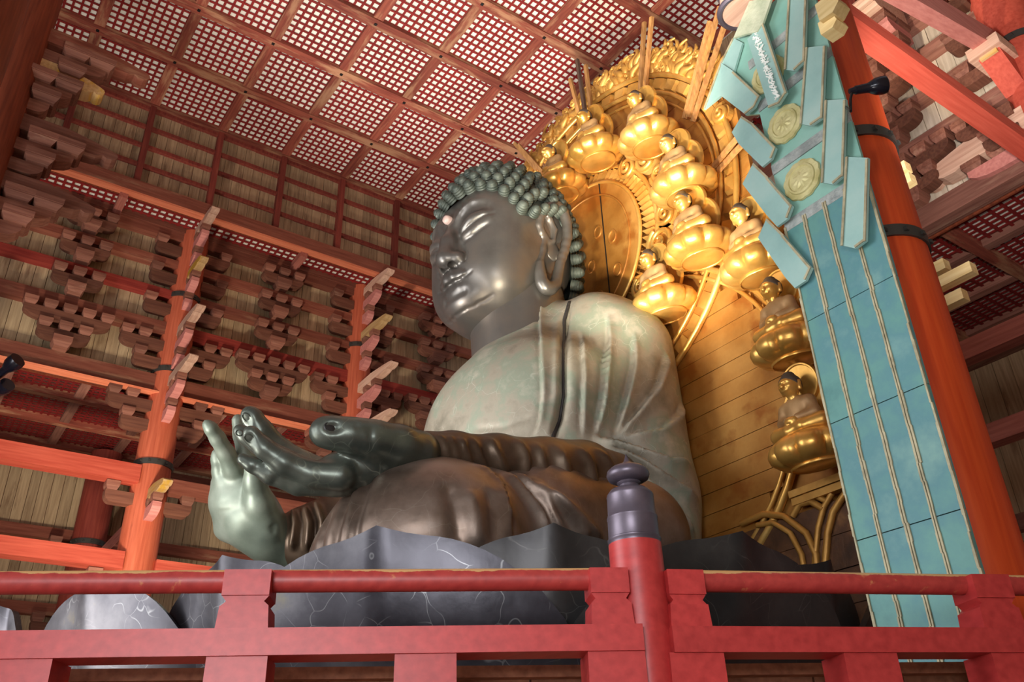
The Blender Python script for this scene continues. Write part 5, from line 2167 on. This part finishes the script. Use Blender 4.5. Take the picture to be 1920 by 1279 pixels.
XL_, XR_ = bq(1600, 1000)[0], bq(1800, 930)[0]
WB = XR_ - XL_
zrow = [2.3] + [bq(x, y)[2] for x, y in ((1598, 1017), (1542, 802), (1498, 612))] + [bq(1462, 433)[2]]
# lower field: four columns of plates with seams between them
cols = 4
for r_ in range(len(zrow) - 1):
    for c_ in range(cols):
        xa, xb = XL_ + WB * c_ / cols, XL_ + WB * (c_ + 1) / cols
        MB().box((xa + .004, YB, zrow[r_] + .006), (xb - .004, YB + .06, zrow[r_ + 1] - .006)).build('plate', M['teal'], ban)
rb = random.Random(4)
for c_ in range(cols + 1):
    x = XL_ + WB * c_ / cols
    mb = MB()
    z = zrow[0]
    while z < zrow[-1] - .02:
        h = rb.uniform(.16, .32)
        w = rb.uniform(.012, .022) * (.9 if 0 < c_ < cols else .8)
        dx = rb.uniform(-.006, .006) + (0.012 if c_ == 0 else -.012 if c_ == cols else 0)
        if 0 < c_ < cols:
            mb.box((x - w - .012 + dx, YB - .02, z), (x - .006 + dx, YB + .01, min(z + h, zrow[-1])))
            mb.box((x + .006 + dx, YB - .02, z), (x + w + .012 + dx, YB + .01, min(z + h, zrow[-1])))
        else:
            mb.box((x - w + dx, YB - .02, z), (x + w + dx, YB + .01, min(z + h, zrow[-1])))
        z += h
    mb.build('seam_trim', M['banner_trim'], ban)
# upper field: stacked panels with grey decorated strips between
strips = [bq(1462, 433)[2], bq(1437, 328)[2], bq(1397, 222)[2], bq(1382, 142)[2]]
ztop = bq(1420, 20)[2]
lim_ = strips + [ztop]
for k in range(4):
    MB().box((XL_, YB + .01, lim_[k] + .09), (XR_, YB + .06, lim_[k + 1] - .09)).build('panel', M['teal_green'], ban)
    MB().box((XL_, YB - .005, lim_[k] - .085), (XR_, YB + .05, lim_[k] + .085)).build('grey_strip', M['banner_strip'], ban)
# medallions: scalloped flower discs
for (px, py) in ((1473, 233), (1505, 337), (1441, 140)):
    c = bq(px, py)
    mb = MB()
    seg = 64
    prof = [(.30, .0), (.29, .03), (.235, .035), (.225, .055), (.20, .06), (.19, .04), (.12, .045), (.06, .065), (.01, .07)]
    v, f = [], []
    for i, (r, d) in enumerate(prof):
        for k in range(seg):
            a = 2 * math.pi * k / seg
            rr = r * (1 + (.06 * abs(math.sin(a * 6)) if i < 2 else (.18 * math.sin(a * 8) if i in (6, 7) else 0)))
            v.append((c[0] + rr * math.cos(a), YB - d, c[2] + rr * 1.02 * math.sin(a)))
    for i in range(len(prof) - 1):
        for k in range(seg):
            k2 = (k + 1) % seg
            f.append((i * seg + k2, i * seg + k, (i + 1) * seg + k, (i + 1) * seg + k2))
    f.append(tuple((len(prof) - 1) * seg + k for k in range(seg)))
    o = mesh_obj('medallion', v, f, M['medallion'], ban)


def streamer(name, poly, dy, mat, trim_edges=()):
    front = [bq(a, b, dy) for a, b in poly]
    mb = MB().prism(front, (0, .04, 0))
    o = mb.build(name, mat, ban)
    for i in trim_edges:
        a, b = front[i], front[(i + 1) % len(front)]
        cen = np.mean(front, axis=0)
        inw = cen - (a + b) / 2
        inw /= np.linalg.norm(inw)
        t = MB().bar(a + inw * .02 + np.array([0, -.008 - .0023 * i, 0]), b + inw * .02 + np.array([0, -.008 - .0023 * i, 0]), .032, .016, (0, 1, 0)).build('streamer_trim', M['banner_trim'], o)
    return o


S_ = [
    ([(1352, 118), (1376, 134), (1425, 180), (1415, 201), (1398, 215), (1350, 178)], .10, (1, 2, 3)),
    ([(1372, 248), (1390, 218), (1413, 233), (1455, 277), (1447, 298), (1429, 313), (1385, 270)], .10, (1, 2, 3)),
    ([(1392, 345), (1412, 306), (1440, 333), (1486, 386), (1477, 410), (1457, 425), (1437, 403)], .10, (1, 2, 3)),
    ([(1421, 446), (1437, 410), (1469, 441), (1522, 502), (1511, 526), (1490, 540), (1472, 520)], .10, (1, 2, 3)),
    ([(1480, -14), (1513, -14), (1509, 114), (1489, 133), (1472, 130)], .14, (1, 2, 4)),
    ([(1512, 89), (1548, 85), (1543, 220), (1520, 236), (1501, 232)], .12, (1, 2, 4)),
    ([(1548, 188), (1586, 186), (1582, 329), (1562, 346), (1541, 342)], .12, (1, 2, 4)),
    ([(1587, 294), (1628, 296), (1624, 451), (1604, 466), (1578, 460)], .12, (1, 2, 4)),
    ([(1401, 73), (1431, 43), (1475, 173), (1461, 195), (1442, 203), (1434, 179)], .16, (1, 2, 3)),
    ([(1375, 71), (1352, 118), (1320, 205), (1356, 176), (1376, 134), (1392, 80)], .04, (0, 1)),
]
for poly, dy, te in S_:
    o = streamer('streamer', poly, dy, M['teal_pale'], te)
# flaking white brush marks running down the middle streamer
wm = new_mat('white_paint')[0]
wm.node_tree.nodes['Principled BSDF'].inputs['Base Color'].default_value = rgb((232, 236, 230))
wm.node_tree.nodes['Principled BSDF'].inputs['Roughness'].default_value = .8
mb = MB()
for k in range(60):
    t = k / 59
    cx_, cy_ = 1415 + (1457 - 1415) * t, 66 + (186 - 66) * t
    for j in range(2):
        a = bq(cx_ + rb.uniform(-6, 4), cy_ + rb.uniform(-3, 3), .168 + .0004 * (2 * k + j))
        b = bq(cx_ + rb.uniform(-2, 8), cy_ + rb.uniform(-8, 5), .168 + .0004 * (2 * k + j))
        mb.bar(a, b, rb.uniform(.008, .018), .012, (0, 1, 0))
mb.build('white_brush_marks', wm, ban)
# carved pale head plate and the little canopy above it
streamer('head_plate', [(1405, 2), (1447, -6), (1431, 41), (1420, 59), (1398, 64), (1375, 71)], .18, M['banner_head'])
streamer('panel', [(1377, 68), (1410, 52), (1446, 212), (1398, 216), (1376, 134), (1357, 120)], -.02, M['teal_green'])
c = bq(1372, -62, 0.1)
mb = MB().lathe([(.34, -1.1), (.33, -1.0), (.28, -.45), (.2, -.1), (.1, .1)], tuple(c), 32)
o = mb.build('canopy', M['nose_pale'], ban)
set_smooth(o)
mb = MB()
for r_, dz in ((.35, -1.08), (.30, -.6)):
    mb.tube([(c[0] + r_ * math.cos(a), c[1] + r_ * math.sin(a), c[2] + dz) for a in np.linspace(0, 2 * math.pi, 33)], .05, 8)
o = mb.build('canopy_rim', M['finial'], ban)
set_smooth(o)
# support post standing behind the banner
MB().box((XL_ + WB * .42, YB + .07, 0), (XL_ + WB * .58, YB + .22, ztop)).build('support_post', M['pillar_dark'], ban)

# ================================================================== SPOTLIGHTS
def lamp(c, aim, s, label, name='spotlight', foot=None):
    t = empty(name, c)
    tag(t, label, 'lamp')
    d = np.asarray(aim, float)
    d /= np.linalg.norm(d)
    c = np.asarray(c, float)
    o = MB().tube([c - d * .30 * s, c - d * .05 * s, c + d * .0 * s, c + d * .10 * s, c + d * .22 * s, c + d * .30 * s], [.085 * s, .095 * s, .12 * s, .165 * s, .18 * s, .17 * s], 20).build('lamp_head', M['lamp_black'], t)
    set_smooth(o)
    o = MB().tube([c - d * .42 * s, c - d * .30 * s], [.05 * s, .075 * s], 14).build('lamp_back', M['lamp_black'], t)
    o = MB().tube([c - d * .36 * s, c - d * .44 * s + np.array([0, 0, -.2 * s]), c - d * .50 * s + np.array([0, 0, -.5 * s])] + ([np.asarray(foot, float)] if foot is not None else []), .028 * s, 8).build('bracket_arm', M['dark_iron'], t)
    return t


lamp(at(1632, 164, 10.6), (.45, .55, .1), .62, 'black spotlight clamped at the right edge of the turquoise banner', foot=bq(1585, 200, -.05))
lamp(at(14, 690, 23.5), (.5, .3, .3), 1.25, 'upper black spotlight at the left edge, under the coffered aisle ceiling')
lamp(at(0, 734, 23.5), (.5, .2, .2), 1.15, 'lower black spotlight at the left edge, under the coffered aisle ceiling')
# gilded carved beam noses on the vermilion pillar beside the banner top
for (px, py, s_, lab) in ((1556, 22, .36, 'upper pale carved beam end on the vermilion pillar beside banner top'), (1560, 52, .26, 'lower pale carved beam end on the vermilion pillar beside banner top')):
    p = at(px, py, 12.3)
    mb = MB()
    mb.prism([(p[0] - .12, p[1] - .12, p[2] - s_ * .4), (p[0] + s_ * .25, p[1] - .12, p[2] - s_ * .5), (p[0] + s_ * .6, p[1] - .12, p[2] - s_ * .2), (p[0] + s_ * .5, p[1] - .12, p[2] + s_ * .2), (p[0] + s_ * .1, p[1] - .12, p[2] + s_ * .5), (p[0] - .12, p[1] - .12, p[2] + s_ * .5)], (0, .26, 0))
    o = mb.build('beam_end', M['timber_pale_lit'])
    tag(o, lab, 'bracket')
